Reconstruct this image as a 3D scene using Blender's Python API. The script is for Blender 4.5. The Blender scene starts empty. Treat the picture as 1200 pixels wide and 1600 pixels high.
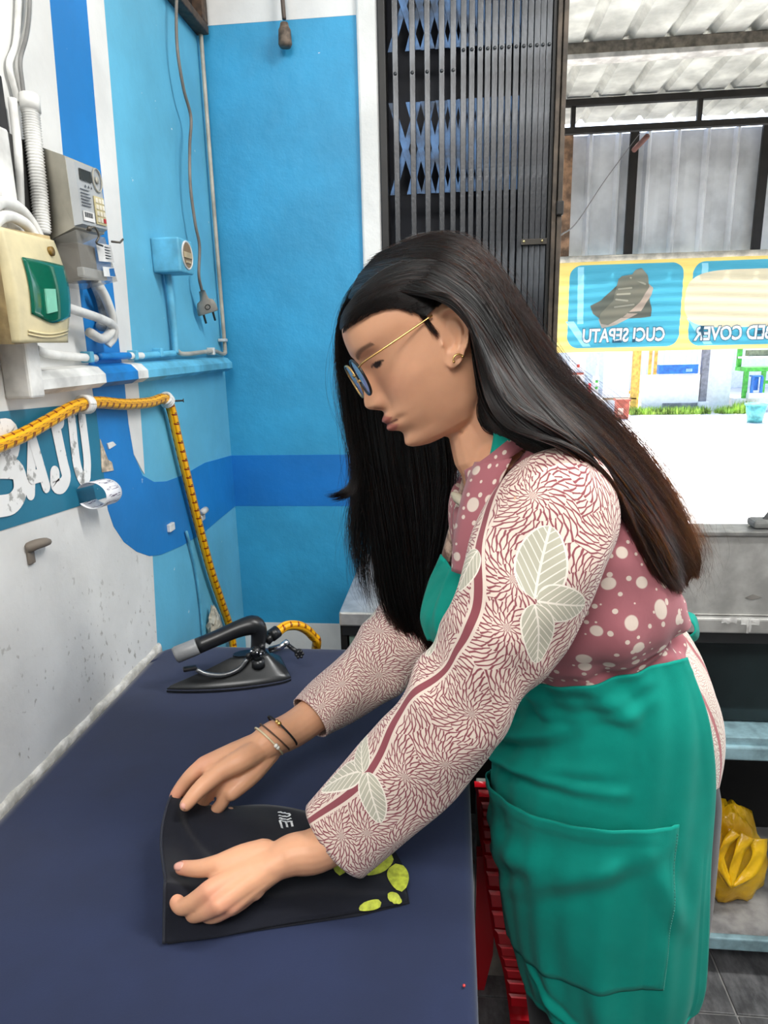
import bpy, bmesh, math, random
import numpy as np
from mathutils import Vector, Matrix
random.seed(7); rng = np.random.default_rng(11)
S = bpy.context.scene
COL = S.collection
PI = math.pi
def rad(d): return d * PI / 180

# ------------------------------------------------------------------ camera
cam = bpy.data.cameras.new('camera'); cam_o = bpy.data.objects.new('camera', cam); COL.objects.link(cam_o)
cam.sensor_fit = 'VERTICAL'; cam.sensor_height = 36.0; cam.lens = 36.0 * 1061.0 / 1600.0
cam.clip_start = 0.02; cam.clip_end = 200
_yaw, _pit, _rol = rad(6.0), rad(13.9), rad(-1.35)
_f = Vector((-math.sin(_yaw), math.cos(_yaw), 0)); _r = Vector((math.cos(_yaw), math.sin(_yaw), 0)); _u = Vector((0, 0, 1))
_f2 = _f * math.cos(_pit) - _u * math.sin(_pit); _u2 = _u * math.cos(_pit) + _f * math.sin(_pit)
_r3 = _r * math.cos(_rol) + _u2 * math.sin(_rol); _u3 = _u2 * math.cos(_rol) - _r * math.sin(_rol)
cam_o.matrix_world = Matrix(((_r3.x, _u3.x, -_f2.x, 0), (_r3.y, _u3.y, -_f2.y, 0), (_r3.z, _u3.z, -_f2.z, 1.44), (0, 0, 0, 1)))
S.camera = cam_o
# ------------------------------------------------------------------ world, sun, lamps, exposure
w = bpy.data.worlds.new('sky'); S.world = w; w.use_nodes = True
_n = w.node_tree.nodes; _bg = _n['Background']
_sky = _n.new('ShaderNodeTexSky'); _sky.sky_type = 'NISHITA'; _sky.sun_disc = False
_sky.sun_elevation = rad(58); _sky.sun_rotation = rad(20); _sky.air_density = 1.0; _sky.dust_density = 3.0
w.node_tree.links.new(_sky.outputs[0], _bg.inputs[0]); _bg.inputs[1].default_value = 0.55
def lamp(name, kind, loc, energy, color=(1, 1, 1), size=None, aim=None, size_y=None, angle=None):
    l = bpy.data.lights.new(name, kind); l.energy = energy; l.color = color
    if size: l.size = size
    if size_y: l.shape = 'RECTANGLE'; l.size_y = size_y
    if angle is not None: l.angle = angle
    o = bpy.data.objects.new(name, l); COL.objects.link(o); o.location = loc
    if aim is not None:
        o.rotation_euler = (Vector(aim) - Vector(loc)).to_track_quat('-Z', 'Y').to_euler()
    return o
lamp('sun', 'SUN', (0, 8, 10), 11.0, (1, .96, .9), angle=rad(1), aim=(-1.2, 2.6, 0))
lamp('ceiling_tube_light', 'AREA', (1.05, .72, 2.7), 36, (1, .985, .95), .12, (.2, .75, .8), 1.1)
lamp('fill_panel_light', 'AREA', (-.15, -.9, 2.85), 40, (1, .98, .95), 1.2, (0, 1.0, .9), .6)  # added soft fill behind the camera, brightens face and lower wall
S.view_settings.view_transform = 'Standard'; S.view_settings.look = 'None'
S.view_settings.exposure = 0.12; S.view_settings.gamma = 1; S.view_settings.use_curve_mapping = False
S.cycles.max_bounces = 8; S.cycles.diffuse_bounces = 4; S.cycles.glossy_bounces = 3; S.cycles.transmission_bounces = 6
S.cycles.transparent_max_bounces = 12; S.cycles.use_denoising = True; S.cycles.sample_clamp_indirect = 6

# ------------------------------------------------------------------ materials
def lin(c):
    return tuple(((x / 255 / 12.92) if x / 255 <= .04045 else ((x / 255 + .055) / 1.055) ** 2.4) for x in c) + (1,)
class X:                                   # a socket that builds math nodes
    def __init__(s, t, k): s.t = t; s.k = k
    def _m(s, op, *a):
        n = s.t.nodes.new('ShaderNodeMath'); n.operation = op
        for i, v in enumerate((s,) + a):
            if isinstance(v, X): s.t.links.new(v.k, n.inputs[i])
            else: n.inputs[i].default_value = float(v)
        return X(s.t, n.outputs[0])
    def _c(s, v):
        n = s.t.nodes.new('ShaderNodeValue'); n.outputs[0].default_value = v; return X(s.t, n.outputs[0])
    def __add__(s, o): return s._m('ADD', o)
    __radd__ = __add__
    def __sub__(s, o): return s._m('SUBTRACT', o)
    def __rsub__(s, o): return s._c(o)._m('SUBTRACT', s)
    def __mul__(s, o): return s._m('MULTIPLY', o)
    __rmul__ = __mul__
    def __truediv__(s, o): return s._m('DIVIDE', o)
    def __rtruediv__(s, o): return s._c(o)._m('DIVIDE', s)
    def __lt__(s, o): return s._m('LESS_THAN', o)
    def __gt__(s, o): return s._m('GREATER_THAN', o)
    def __abs__(s): return s._m('ABSOLUTE')
    def max(s, o): return s._m('MAXIMUM', o)
    def min(s, o): return s._m('MINIMUM', o)
    def floor(s): return s._m('FLOOR')
    def fr(s): return s._m('FRACT')
    def sin(s): return s._m('SINE')
    def ln(s): return s._m('LOGARITHM', math.e)
    def sqrt(s): return s._m('SQRT')
    def atan2(s, o): return s._m('ARCTAN2', o)
    def mod(s, v): return s._m('FLOORED_MODULO', v)
    def step(s, a, b):                     # smooth step from a to b
        n = s.t.nodes.new('ShaderNodeMapRange'); n.interpolation_type = 'SMOOTHSTEP'
        s.t.links.new(s.k, n.inputs[0]); n.inputs[1].default_value = a; n.inputs[2].default_value = b
        return X(s.t, n.outputs[0])
class Mat:
    def __init__(s, name, rough=.5, metal=0., spec=.5):
        m = s.m = bpy.data.materials.new(name); m.use_nodes = True
        s.t = m.node_tree; s.b = s.t.nodes['Principled BSDF']
        s.b.inputs['Roughness'].default_value = rough; s.b.inputs['Metallic'].default_value = metal
        s.b.inputs['Specular IOR Level'].default_value = spec
        s._o = None
    def obj(s):
        if s._o is None: s._o = s.t.nodes.new('ShaderNodeTexCoord')
        return s._o.outputs['Object']
    def uv(s):
        if s._o is None: s._o = s.t.nodes.new('ShaderNodeTexCoord')
        return s._o.outputs['UV']
    def sep(s, vec):
        n = s.t.nodes.new('ShaderNodeSeparateXYZ'); s.t.links.new(vec, n.inputs[0]); return [X(s.t, o) for o in n.outputs]
    def comb(s, x, y, z=0.):
        n = s.t.nodes.new('ShaderNodeCombineXYZ')
        for i, v in enumerate((x, y, z)):
            if isinstance(v, X): s.t.links.new(v.k, n.inputs[i])
            else: n.inputs[i].default_value = v
        return n.outputs[0]
    def noise(s, scale, detail=3, vec=None, rough=.55, out=0, stretch=None):
        vec = vec or s.obj()
        if stretch:
            g = s.t.nodes.new('ShaderNodeMapping'); g.inputs['Scale'].default_value = stretch
            s.t.links.new(vec, g.inputs[0]); vec = g.outputs[0]
        n = s.t.nodes.new('ShaderNodeTexNoise'); n.inputs['Scale'].default_value = scale
        n.inputs['Detail'].default_value = detail; n.inputs['Roughness'].default_value = rough
        s.t.links.new(vec, n.inputs['Vector']); return X(s.t, n.outputs[out])
    def voro(s, scale, vec=None, feature='F1', dim='3D', rnd=1.):
        n = s.t.nodes.new('ShaderNodeTexVoronoi'); n.voronoi_dimensions = dim; n.feature = feature
        n.inputs['Scale'].default_value = scale; n.inputs['Randomness'].default_value = rnd
        s.t.links.new(vec or s.obj(), n.inputs['Vector']); return n
    def mix(s, fac, a, b):                 # colours: sockets, or 0-255 tuples
        n = s.t.nodes.new('ShaderNodeMix'); n.data_type = 'RGBA'
        if isinstance(fac, X): s.t.links.new(fac.k, n.inputs[0])
        else: n.inputs[0].default_value = fac
        for i, v in ((6, a), (7, b)):
            if isinstance(v, tuple): n.inputs[i].default_value = lin(v)
            else: s.t.links.new(v, n.inputs[i])
        return n.outputs[2]
    def color(s, c):
        if isinstance(c, tuple): s.b.inputs['Base Color'].default_value = lin(c)
        else: s.t.links.new(c, s.b.inputs['Base Color'])
        return s
    def rough(s, x): s.t.links.new(x.k, s.b.inputs['Roughness']); return s
    def bump(s, h, strength=.3, dist=.002):
        n = s.t.nodes.new('ShaderNodeBump'); n.inputs['Strength'].default_value = strength; n.inputs['Distance'].default_value = dist
        s.t.links.new(h.k, n.inputs['Height'])
        old = s.b.inputs['Normal'].links
        if old: s.t.links.new(old[0].from_socket, n.inputs['Normal'])
        s.t.links.new(n.outputs[0], s.b.inputs['Normal']); return s
    def set(s, **k):
        for a, v in k.items(): s.b.inputs[a.replace('_', ' ')].default_value = v
        return s
def plain(name, c, rough=.5, metal=0., var=.12, scale=14, bump=0, bscale=120, spec=.5):
    m = Mat(name, rough, metal, spec); d = tuple(max(0, x * (1 - var * 1.6)) for x in c); l = tuple(min(255, x * (1 + var * .5)) for x in c)
    m.color(m.mix(m.noise(scale, 4).step(.3, .7), d, l))
    if bump: m.bump(m.noise(bscale, 3), bump, .001)
    return m.m
# ------------------------------------------------------------------ geometry
def link(o, parent=None):
    COL.objects.link(o)
    if parent is not None:
        o.parent = parent; o.matrix_parent_inverse = parent.matrix_world.inverted()
    return o
def mk(name, V, Fc, mat, parent=None, smooth=True, uv=None, mats=None, fm=None):
    me = bpy.data.meshes.new(name)
    me.from_pydata([tuple(map(float, v)) for v in V], [], [tuple(f) for f in Fc])
    if uv is not None:
        ul = me.uv_layers.new(name='UVMap'); li = np.empty(len(me.loops), int); me.loops.foreach_get('vertex_index', li)
        ul.data.foreach_set('uv', np.asarray(uv, float)[li].ravel())
    for mm in (mats or [mat]): me.materials.append(mm)
    if fm is not None: me.polygons.foreach_set('material_index', fm)
    me.polygons.foreach_set('use_smooth', [smooth] * len(me.polygons))
    me.update()
    return link(bpy.data.objects.new(name, me), parent)
def thing(name, label, cat, loc=(0, 0, 0), group=None):
    o = bpy.data.objects.new(name, None); COL.objects.link(o); o.location = loc; o.empty_display_size = .05
    o.matrix_world = Matrix.Translation(loc)
    return tag(o, label, cat, group)
def tag(o, label, cat, group=None):
    o['label'] = label; o['category'] = cat
    if group: o['group'] = group
    return o
def struct(o): o['kind'] = 'structure'; return o
class G:                                    # geometry collector: one mesh object per build()
    def __init__(s): s.V = []; s.F = []; s.UV = []
    def add(s, V, Fc, uv=None):
        b = len(s.V); s.V += [tuple(v) for v in V]; s.F += [tuple(i + b for i in f) for f in Fc]
        s.UV += [tuple(u) for u in uv] if uv is not None else [(v[0], v[1]) for v in V]
        return s
    def box(s, a, b, bev=0., M=None):
        a = np.minimum(a, b), np.maximum(a, b); lo, hi = a
        if bev <= 0:
            V = [(x, y, z) for x in (lo[0], hi[0]) for y in (lo[1], hi[1]) for z in (lo[2], hi[2])]
            Fc = [(0, 1, 3, 2), (4, 6, 7, 5), (0, 4, 5, 1), (2, 3, 7, 6), (0, 2, 6, 4), (1, 5, 7, 3)]
        else:
            bm = bmesh.new(); bmesh.ops.create_cube(bm, size=1)
            for v in bm.verts: v.co = Vector([(lo[i] + hi[i]) / 2 + v.co[i] * (hi[i] - lo[i]) for i in range(3)])
            bmesh.ops.bevel(bm, geom=bm.edges[:], offset=min(bev, .45 * float(min(hi - lo))), segments=2, affect='EDGES', profile=.5)
            bm.verts.index_update(); V = [tuple(v.co) for v in bm.verts]; Fc = [[v.index for v in f.verts] for f in bm.faces]; bm.free()
        if M is not None: V = [tuple(M @ Vector(v)) for v in V]
        return s.add(V, Fc)
    def tube(s, P, r, n=8, cap=True):
        V, Fc, uv = tube(P, r, n, cap); return s.add(V, Fc, uv)
    def disc(s, c, axis, r, h, n=16, r2=None):
        axis = Vector(axis).normalized(); c = Vector(c)
        return s.tube([c, c + axis * h], [r, r if r2 is None else r2], n)
    def poly(s, P, off):                     # extruded polygon, off = thickness vector
        n = len(P); P = [Vector(p) for p in P]; off = Vector(off)
        V = P + [p + off for p in P]
        Fc = [tuple(range(n))[::-1], tuple(range(n, 2 * n))] + [(i, (i + 1) % n, n + (i + 1) % n, n + i) for i in range(n)]
        return s.add(V, Fc)
    def ball(s, c, r, n=10, sc=(1, 1, 1)):
        V = []; Fc = []
        m = n // 2 + 1
        for i in range(m + 1):
            for j in range(n):
                a = PI * i / m; b = 2 * PI * j / n
                V.append((c[0] + r * sc[0] * math.sin(a) * math.cos(b), c[1] + r * sc[1] * math.sin(a) * math.sin(b), c[2] + r * sc[2] * math.cos(a)))
        for i in range(m):
            for j in range(n): Fc.append((i * n + j, (i + 1) * n + j, (i + 1) * n + (j + 1) % n, i * n + (j + 1) % n))
        return s.add(V, Fc)
    def build(s, name, mat, parent=None, smooth=False, **k): return mk(name, s.V, s.F, mat, parent, smooth, s.UV, **k)
def spline(P, n, vals=None):                 # Catmull-Rom resample to n points
    P = np.asarray(P, float)
    if P.ndim == 1: P = P[:, None]
    k = len(P); t = np.linspace(0, k - 1, n); i = np.clip(t.astype(int), 0, k - 2); f = (t - i)[:, None]
    g = lambda j: P[np.clip(j, 0, k - 1)]
    p0, p1, p2, p3 = g(i - 1), g(i), g(i + 1), g(i + 2)
    p0 = np.where((i == 0)[:, None], 2 * p1 - p2, p0); p3 = np.where((i == k - 2)[:, None], 2 * p2 - p1, p3)
    out = .5 * (2 * p1 + (p2 - p0) * f + (2 * p0 - 5 * p1 + 4 * p2 - p3) * f ** 2 + (3 * p1 - p0 - 3 * p2 + p3) * f ** 3)
    return out[:, 0] if out.shape[1] == 1 else out
def frames(P):
    P = np.asarray(P, float); T = np.gradient(P, axis=0); T /= np.linalg.norm(T, axis=1)[:, None] + 1e-12
    a = np.array([0, 0, 1.]) if abs(T[0][2]) < .9 else np.array([1., 0, 0])
    N = [np.cross(T[0], a)]; N[0] /= np.linalg.norm(N[0])
    for i in range(1, len(P)):
        v = N[-1] - T[i] * (N[-1] @ T[i]); N.append(v / np.linalg.norm(v))
    N = np.array(N); return T, N, np.cross(T, N)
def tube(P, r, n=8, cap=True):
    P = np.asarray([tuple(p) for p in P], float); T, N, B = frames(P); m = len(P)
    r = np.full(m, r) if np.isscalar(r) else np.asarray(r, float)
    L = np.concatenate([[0], np.cumsum(np.linalg.norm(np.diff(P, axis=0), axis=1))])
    V = []; uv = []
    for i in range(m):
        for j in range(n):
            a = 2 * PI * j / n; V.append(P[i] + r[i] * (N[i] * math.cos(a) + B[i] * math.sin(a))); uv.append((j / n, L[i]))
    Fc = [(i * n + j, i * n + (j + 1) % n, (i + 1) * n + (j + 1) % n, (i + 1) * n + j) for i in range(m - 1) for j in range(n)]
    if cap: Fc += [tuple(range(n))[::-1], tuple((m - 1) * n + j for j in range(n))]
    return V, Fc, uv
def gridfaces(nu, nv, wrap=False):           # nu rows by nv columns
    c = nv if wrap else nv - 1
    return [(i * nv + j, i * nv + (j + 1) % nv, (i + 1) * nv + (j + 1) % nv, (i + 1) * nv + j) for i in range(nu - 1) for j in range(c)]
def solid(o, th, off=0.):                    # give a sheet thickness
    m = o.modifiers.new('thickness', 'SOLIDIFY'); m.thickness = th; m.offset = off; return o
def text_mesh(s, size, extrude=0., bold=0., squeeze=1.):
    c = bpy.data.curves.new('lettering', 'FONT'); c.body = s; c.size = size; c.extrude = extrude; c.offset = bold; c.align_x = 'CENTER'; c.align_y = 'CENTER'
    c.resolution_u = 3
    o = bpy.data.objects.new('lettering', c); COL.objects.link(o); dg = bpy.context.evaluated_depsgraph_get()
    me = bpy.data.meshes.new_from_object(o.evaluated_get(dg)); bpy.data.objects.remove(o); bpy.data.curves.remove(c)
    V = [(v.co.x * squeeze, v.co.y, v.co.z) for v in me.vertices]; Fc = [tuple(p.vertices) for p in me.polygons]
    bpy.data.meshes.remove(me); return V, Fc
def ribbon2d(P, r, n=8):                     # one seamless round-ended stroke in 2D
    P = np.asarray([p[:2] for p in P], float); D = np.gradient(P, axis=0); D /= np.linalg.norm(D, axis=1)[:, None]; S_ = np.stack([-D[:, 1], D[:, 0]], 1)
    ctr = []
    for k in range(1, n + 1): q = math.cos(PI / 2 * k / (n + 1)); ctr.append((P[0] - D[0] * r * q, S_[0], r * math.sqrt(1 - q * q)))
    ctr += [(P[i], S_[i], r) for i in range(len(P))]
    for k in range(n, 0, -1): q = math.cos(PI / 2 * k / (n + 1)); ctr.append((P[-1] + D[-1] * r * q, S_[-1], r * math.sqrt(1 - q * q)))
    V = []
    for c, s, w_ in ctr: V += [tuple(c + s * w_), tuple(c - s * w_)]
    return V, [(2 * i, 2 * i + 1, 2 * i + 3, 2 * i + 2) for i in range(len(ctr) - 1)]
def capsule2d(P, r, n=7):                    # flat thick stroke with round ends, in 2D
    V = []; Fc = []
    for (a, b) in zip(P[:-1], P[1:]):
        a = np.array(a[:2]); b = np.array(b[:2]); d = b - a; L = math.hypot(*d); d = d / max(L, 1e-9); ang = math.atan2(d[1], d[0])
        ring = [a + r * np.array((math.cos(ang + PI / 2 + PI * k / n), math.sin(ang + PI / 2 + PI * k / n))) for k in range(n + 1)]
        ring += [b + r * np.array((math.cos(ang - PI / 2 + PI * k / n), math.sin(ang - PI / 2 + PI * k / n))) for k in range(n + 1)]
        base = len(V); V += [tuple(p) for p in ring]; Fc.append(tuple(range(base, base + len(ring))))
    return V, Fc

# ------------------------------------------------------------------ room
XL, YB, ZC, ZT = -.612, 1.812, 3.1, .835
def paint(name, c, chips=0., dirt=0., rough=.55, b=.35):
    m = Mat(name, rough); n = m.noise(5, 5); col = m.mix(n.step(.3, .75), tuple(x * .93 for x in c), tuple(min(255, x * 1.03) for x in c))
    if dirt:
        x, y, z = m.sep(m.obj())
        low = 1 - z.step(.80, 1.32)
        sp = (m.noise(95, 4, stretch=(1, 1, .6)) + m.noise(9, 3) * .35).step(.83, .90) * low
        col = m.mix(sp * dirt, col, (150, 147, 138))
        col = m.mix((m.noise(4, 5).step(.5, .75) * low) * .35, col, (170, 166, 152))
    if chips:
        col = m.mix(m.noise(48, 4).step(.735, .755) * chips, col, (238, 238, 236))
    m.color(col); m.bump(m.noise(22, 5), b, .004); m.bump(m.noise(160, 3), b * .5, .001)
    return m.m
P_white = paint('white wall paint', (226, 226, 223), 0, .85, b=.4)
P_white2 = paint('white plaster paint', (222, 222, 220))
P_cyan = paint('light blue wall paint', (98, 180, 213), .8, b=.45)
P_cyan2 = paint('back wall light blue paint', (48, 152, 198), .5, b=.55)  # light blue in a deeper tone, for the back wall
P_blue = paint('mid blue wall paint', (22, 124, 198), .25)
P_blue2 = paint('band blue wall paint', (6, 114, 192), .25)
P_teal = paint('teal sign paint', (28, 116, 146), .9, b=.2)
def worn(name, c):
    m = Mat(name, .6); k = (m.noise(60, 5) + m.noise(12, 2) * .6).step(.90, 1.0)
    m.color(m.mix(k * .8, c, (140, 140, 135))); m.bump(m.noise(60, 4), .3, .001); return m.m
P_letter = worn('worn white lettering paint', (232, 232, 230))
P_jamb = paint('chipped white jamb paint', (225, 225, 222), b=.7)

wl = struct(G().box((XL - .12, -2.6, 0), (XL, YB + .12, ZC)).build('wall_left', P_cyan))
def layer(name, yz, mat, k, parent=None, holes=None):
    g = G(); g.poly([(XL, y, z) for y, z in yz], (.0006 * k, 0, 0)); return g.build(name, mat, parent or wl)
BL = [(1.1336,1.9588), (1.1161,1.7381), (1.1146,1.433), (1.1157,1.4035), (1.1181,1.3529)]
OUT = [(1.1175,1.1879), (1.1186,1.1643), (1.1314,1.1302), (1.1616,1.0923), (1.2065,1.0595), (1.2577,1.0341), (1.3073,1.0212), (1.4183,1.0072), (1.5544,0.999), (1.6632,1.003), (1.812, 1.006)]
INN = [(1.2519,2.0088), (1.236,1.7671), (1.2295,1.4309), (1.235,1.4018), (1.2313,1.3348), (1.2314,1.3035), (1.2384,1.245), (1.2658,1.1985), (1.3137,1.1759), (1.3753,1.1648), (1.4709,1.1605), (1.6082,1.1648), (1.812, 1.150)]
def ext(p, q, z): f = (z - q[1]) / (p[1] - q[1]); return (q[0] + f * (p[0] - q[0]), z)
layer('painted_area', [(-2.6, 0), (1.249, 0), (1.249, .84), (1.2718,1.0297), (1.20, 1.1), (1.20, ZC), (-2.6, ZC)], P_white, 1)
layer('painted_band', [ext(BL[0], BL[1], ZC)] + BL + OUT + INN[::-1] + [ext(INN[0], INN[1], ZC)], P_blue, 2)
WR = [(1.3165,2.0361), (1.2783,1.4301), (1.2899,1.3996), (1.2866,1.3297), (1.2785,1.2386), (1.2747,1.1994)]
layer('painted_stripe', [ext(INN[0], INN[1], ZC)] + INN[:7] + [(1.2655,1.2088)] + WR[::-1] + [ext(WR[0], WR[1], ZC)], P_white, 2.6)
sg = layer('painted_sign', [(.2, 1.385), (.2, 1.245), (0.8322,1.2061), (1.1175,1.1879), (1.1183,1.3539), (0.8708,1.3629)], P_teal, 3.2)
def letter(strokes, r):
    g = G()
    for i, st in enumerate(strokes):
        V, Fc = ribbon2d(spline(st, 22) if len(st) > 2 else st, r)
        g.add([(XL + .0030 + .0004 * i, v[0], v[1]) for v in V], Fc)
    o = g.build('painted_letter', P_letter, wl); return o
letter([[(0.8353,1.3354), (0.8218,1.239)], [(0.8385,1.3383), (0.8807,1.3365), (0.8802,1.3116), (0.8544,1.2963), (0.8325,1.2932)], [(0.84,1.2918), (0.8809,1.2799), (0.8828,1.2521), (0.8619,1.2374), (0.8273,1.2403)]], .0150)
letter([[(0.9265,1.314), (0.9056,1.2415)], [(0.9285,1.3156), (0.9444,1.2438)], [(0.9141,1.2634), (0.9376,1.2627)]], .0100)
letter([[(0.9904,1.3346), (0.9979,1.2716), (1.001,1.2474), (0.9856,1.2362), (0.9693,1.2416), (0.9716,1.2582)], [(0.9887,1.3348), (1.0028,1.3351)]], .0122)
letter([[(1.038,1.3374), (1.0355,1.2651), (1.0459,1.2355), (1.0603,1.237)], [(1.0686,1.3362), (1.0677,1.2671), (1.0603,1.237)]], .0112)
# wall back: light blue field, mid blue band, white above and below
wb = G(); wb.box((XL - .12, YB, 0), (-.222, YB + .12, ZC))
struct(G().box((-.222, YB, 2.62), (3.0, YB + .12, ZC)).build('trim_5', P_white2)); wb = struct(wb.build('wall_back', P_cyan2))
def blayer(name, a, b, mat, k): return G().box((a[0], YB - .0006 * k, a[1]), (b[0], YB, b[1])).build(name, mat, wb)
blayer('painted_band', (XL, 1.006), (-.222, 1.150), P_blue2, 1)
blayer('painted_area', (XL, 2.19), (-.222, ZC), P_white2, 1)
blayer('painted_skirting', (XL, 0), (-.222, .655), P_white2, 1)
struct(G().box((-.228, YB - .012, 0), (-.178, YB + .12, 2.62), .006).build('trim_1', P_jamb))
struct(G().box((3.0, -2.6, 0), (3.12, YB + .12, ZC)).build('wall_right', P_white2))
struct(G().box((XL - .12, -2.72, 0), (3.12, -2.6, ZC)).build('wall_front', P_white2))
struct(G().box((XL - .12, -2.72, ZC), (3.12, YB + .12, ZC + .1)).build('ceiling', P_white2))
# floor: grey stone tiles
def tilemat():
    m = Mat('grey slate tile', .45); n = m.noise(16, 8, rough=.7, stretch=(1, .5, 1)); k = m.noise(3, 3)
    c = m.mix(n.step(.35, .7), (70, 71, 73), (128, 129, 131)); m.color(m.mix(k.step(.4, .7) * .4, c, (96, 96, 96)))
    m.bump(n, .6, .006); m.bump(m.noise(70, 4), .4, .002); return m.m
TILE = tilemat(); GROUT = plain('pale grout', (150, 150, 148), .8)
fl = struct(G().box((XL - .12, -2.6, -.08), (3.12, 2.0, -.004)).build('floor', GROUT))
g = G().box((0, 0, 0), (.296, .296, .006), .002); tile0 = None
for ix in range(-2, 11):
    for iy in range(-3, 7):
        x, y = ix * .3 + .02, iy * .3 + .045
        if tile0 is None:
            tile0 = g.build('tile', TILE, fl); o = tile0
        else:
            o = tile0.copy(); COL.objects.link(o)
        o.location = (x, y, -.006)
# painted wooden frame on the left wall (under the meter), its paint carries the wall's stripes
tr = None
FW, FB, FC = plain('white frame paint', (226, 226, 222), .5, bump=.3), plain('blue frame paint', (22, 122, 196), .5, bump=.3), plain('light blue frame paint', (98, 180, 213), .5, bump=.3)
def prof(y0, y1, mat, name='trim_board'):
    g = G(); yz = [(XL, 1.418), (XL + .022, 1.414), (XL + .034, 1.402), (XL + .034, 1.388), (XL + .02, 1.380), (XL, 1.378)]
    g.poly([(x, y0, z) for x, z in yz], (0, y1 - y0, 0)); return g
tr = struct(prof(.895, 1.105, FW).build('trim_2', FW))
prof(1.105, 1.225, FB).build('board', FB, tr); prof(1.225, 1.268, FW).build('board', FW, tr); prof(1.268, 1.775, FC).build('board', FC, tr)
G().box((XL, .885, 1.378), (XL + .04, .918, 1.72), .004).build('upright', FW, tr)
# worn cement fillet where the wall meets the ironing table
m = Mat('rough cement edge', .8); n = m.noise(40, 6); m.color(m.mix(n.step(.35, .65), (176, 174, 166), (222, 220, 214))); m.bump(n, .8, .006)
g = G(); V = []
for i in range(60):
    y = .0 + i * .0213; e = .5 + .5 * math.sin(i * 1.7) * math.cos(i * .61)
    V += [(XL, y, .843 + .005 * e), (XL + .003 + .002 * e, y, .841 + .004 * e), (XL + .006, y, .838), (XL + .008, y, .80), (XL, y, .80)]
g.add(V, gridfaces(60, 5)); struct(g.build('trim_3', m.m, None, True))

# ------------------------------------------------------------------ common materials
def cloth(name, c, var=.1, fine=900, b=.25, rough=.85, sheen=.2):
    m = Mat(name, rough, spec=.25); n = m.noise(6, 4)
    m.color(m.mix(n.step(.3, .72), tuple(x * (1 - var) for x in c), tuple(min(255, x * (1 + var)) for x in c)))
    m.bump(m.noise(fine, 2), b, .0006); m.bump(m.noise(28, 4), b * .6, .002)
    m.set(Sheen_Weight=sheen, Sheen_Roughness=.5); return m.m
M_navy = cloth('navy ironing cloth', (30, 40, 70), .07, 700, .2)
M_black = plain('black plastic', (26, 27, 29), .35)
M_dark = plain('dark void', (9, 9, 11), .8)
M_steel = plain('brushed steel', (190, 190, 188), .32, .85, .1, 30)
M_chrome = plain('chrome', (215, 215, 218), .15, 1., .05)
M_white = plain('white plastic', (222, 222, 218), .45, bump=.15)
M_cream = plain('aged cream plastic', (208, 196, 156), .45, var=.08, bump=.1)
M_tan = plain('yellowed plastic side', (188, 166, 122), .5, var=.14, scale=30, bump=.15)
M_gold = plain('gold metal', (222, 178, 110), .25, .9, .05)
# ------------------------------------------------------------------ ironing table and its cloth
it = thing('ironing_table', 'long ironing table under the navy cloth, along the left wall', 'table', (-.29, .6, 0))
wood = plain('pale table board', (150, 120, 84), .7)
G().box((-.598, -.42, .79), (.012, 1.262, .826), .004).build('tabletop', wood, it)
for x in (-.56, -.03):
    for y in (-.38, 1.21): G().box((x - .022, y - .022, 0), (x + .022, y + .022, .79), .003).build('leg', wood, it)
def cloth_sheet():
    xs = np.concatenate([[-.601] * 3, np.linspace(-.601, .013, 60), [.020, .0235, .0245] + [.0245] * 12]); dx = np.concatenate([[-.06, -.03, -.01], np.zeros(60), [-.0025, -.009, -.016], -.02 - np.linspace(.02, .52, 12)])
    ys = np.concatenate([np.linspace(-.43, 1.262, 110), [1.270, 1.2735, 1.2745], [1.2745] * 10]); dy = np.concatenate([np.zeros(110), [-.0025, -.008, -.016], -.02 - np.linspace(.02, .52, 10)])
    V = []
    for i, y in enumerate(ys):
        for j, x in enumerate(xs):
            z = ZT + min(dx[j], dy[i]) if (dx[j] < 0 or dy[i] < 0) else ZT
            wv = .0009 * math.sin(7 * x + 5 * y) * math.sin(9 * y + 1) if z == ZT else 0
            drop = max(0, ZT - .03 - z)
            ox = (.010 * math.sin(y * 11) * min(1, drop * 3)) if dx[j] < dy[i] else 0
            oy = (.012 * math.sin(x * 16) * min(1, drop * 3)) if dy[i] < dx[j] else 0
            cut = .030 * max(0, (-.56 - x) / .041) ** 2 if y > 1.2 else 0         # rounded far corner
            V.append((x + abs(ox), y + abs(oy) - cut, z + wv))
    return mk('ironing_cloth', V, gridfaces(len(ys), len(xs)), M_navy)
tag(cloth_sheet(), 'dark navy cloth covering the ironing table', 'tablecloth')
# ------------------------------------------------------------------ steam iron
ax = np.array((-.902, -.432, 0)); nx = np.array((.432, -.902, 0)); Oi = np.array((-.318, 1.165, ZT + .0015))
def ip(s, t, h): return tuple(Oi + ax * s + nx * t + np.array((0, 0, h)))
ir = thing('steam_iron', 'black steam iron with grey-capped handle standing on the navy cloth', 'iron', ip(.1, 0, -.0015))
def hull(s): return .049 * (1 - max(0, (s - .02) / .2) ** 2.1) if s > .02 else .049 * (1 - .12 * ((.02 - s) / .02) ** 2)
ss = np.concatenate([np.linspace(0, .2, 24), [.21, .2165, .2195]])
def plate(h0, h1, inset, name, mat):
    P = [(s * (1 - inset * .2) + .0, hull(s) * (1 - inset)) for s in ss]
    loop = [(s, t) for s, t in P] + [(s, -t) for s, t in P[::-1]]
    g = G(); g.poly([ip(s, t, h0) for s, t in loop], (0, 0, h1 - h0)); return g.build(name, mat, ir)
plate(0, .0035, 0, 'soleplate', M_black); plate(.0035, .0055, .004, 'chrome_edge', M_chrome); plate(.0055, .0078, .02, 'heat_shield', M_black)
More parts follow.
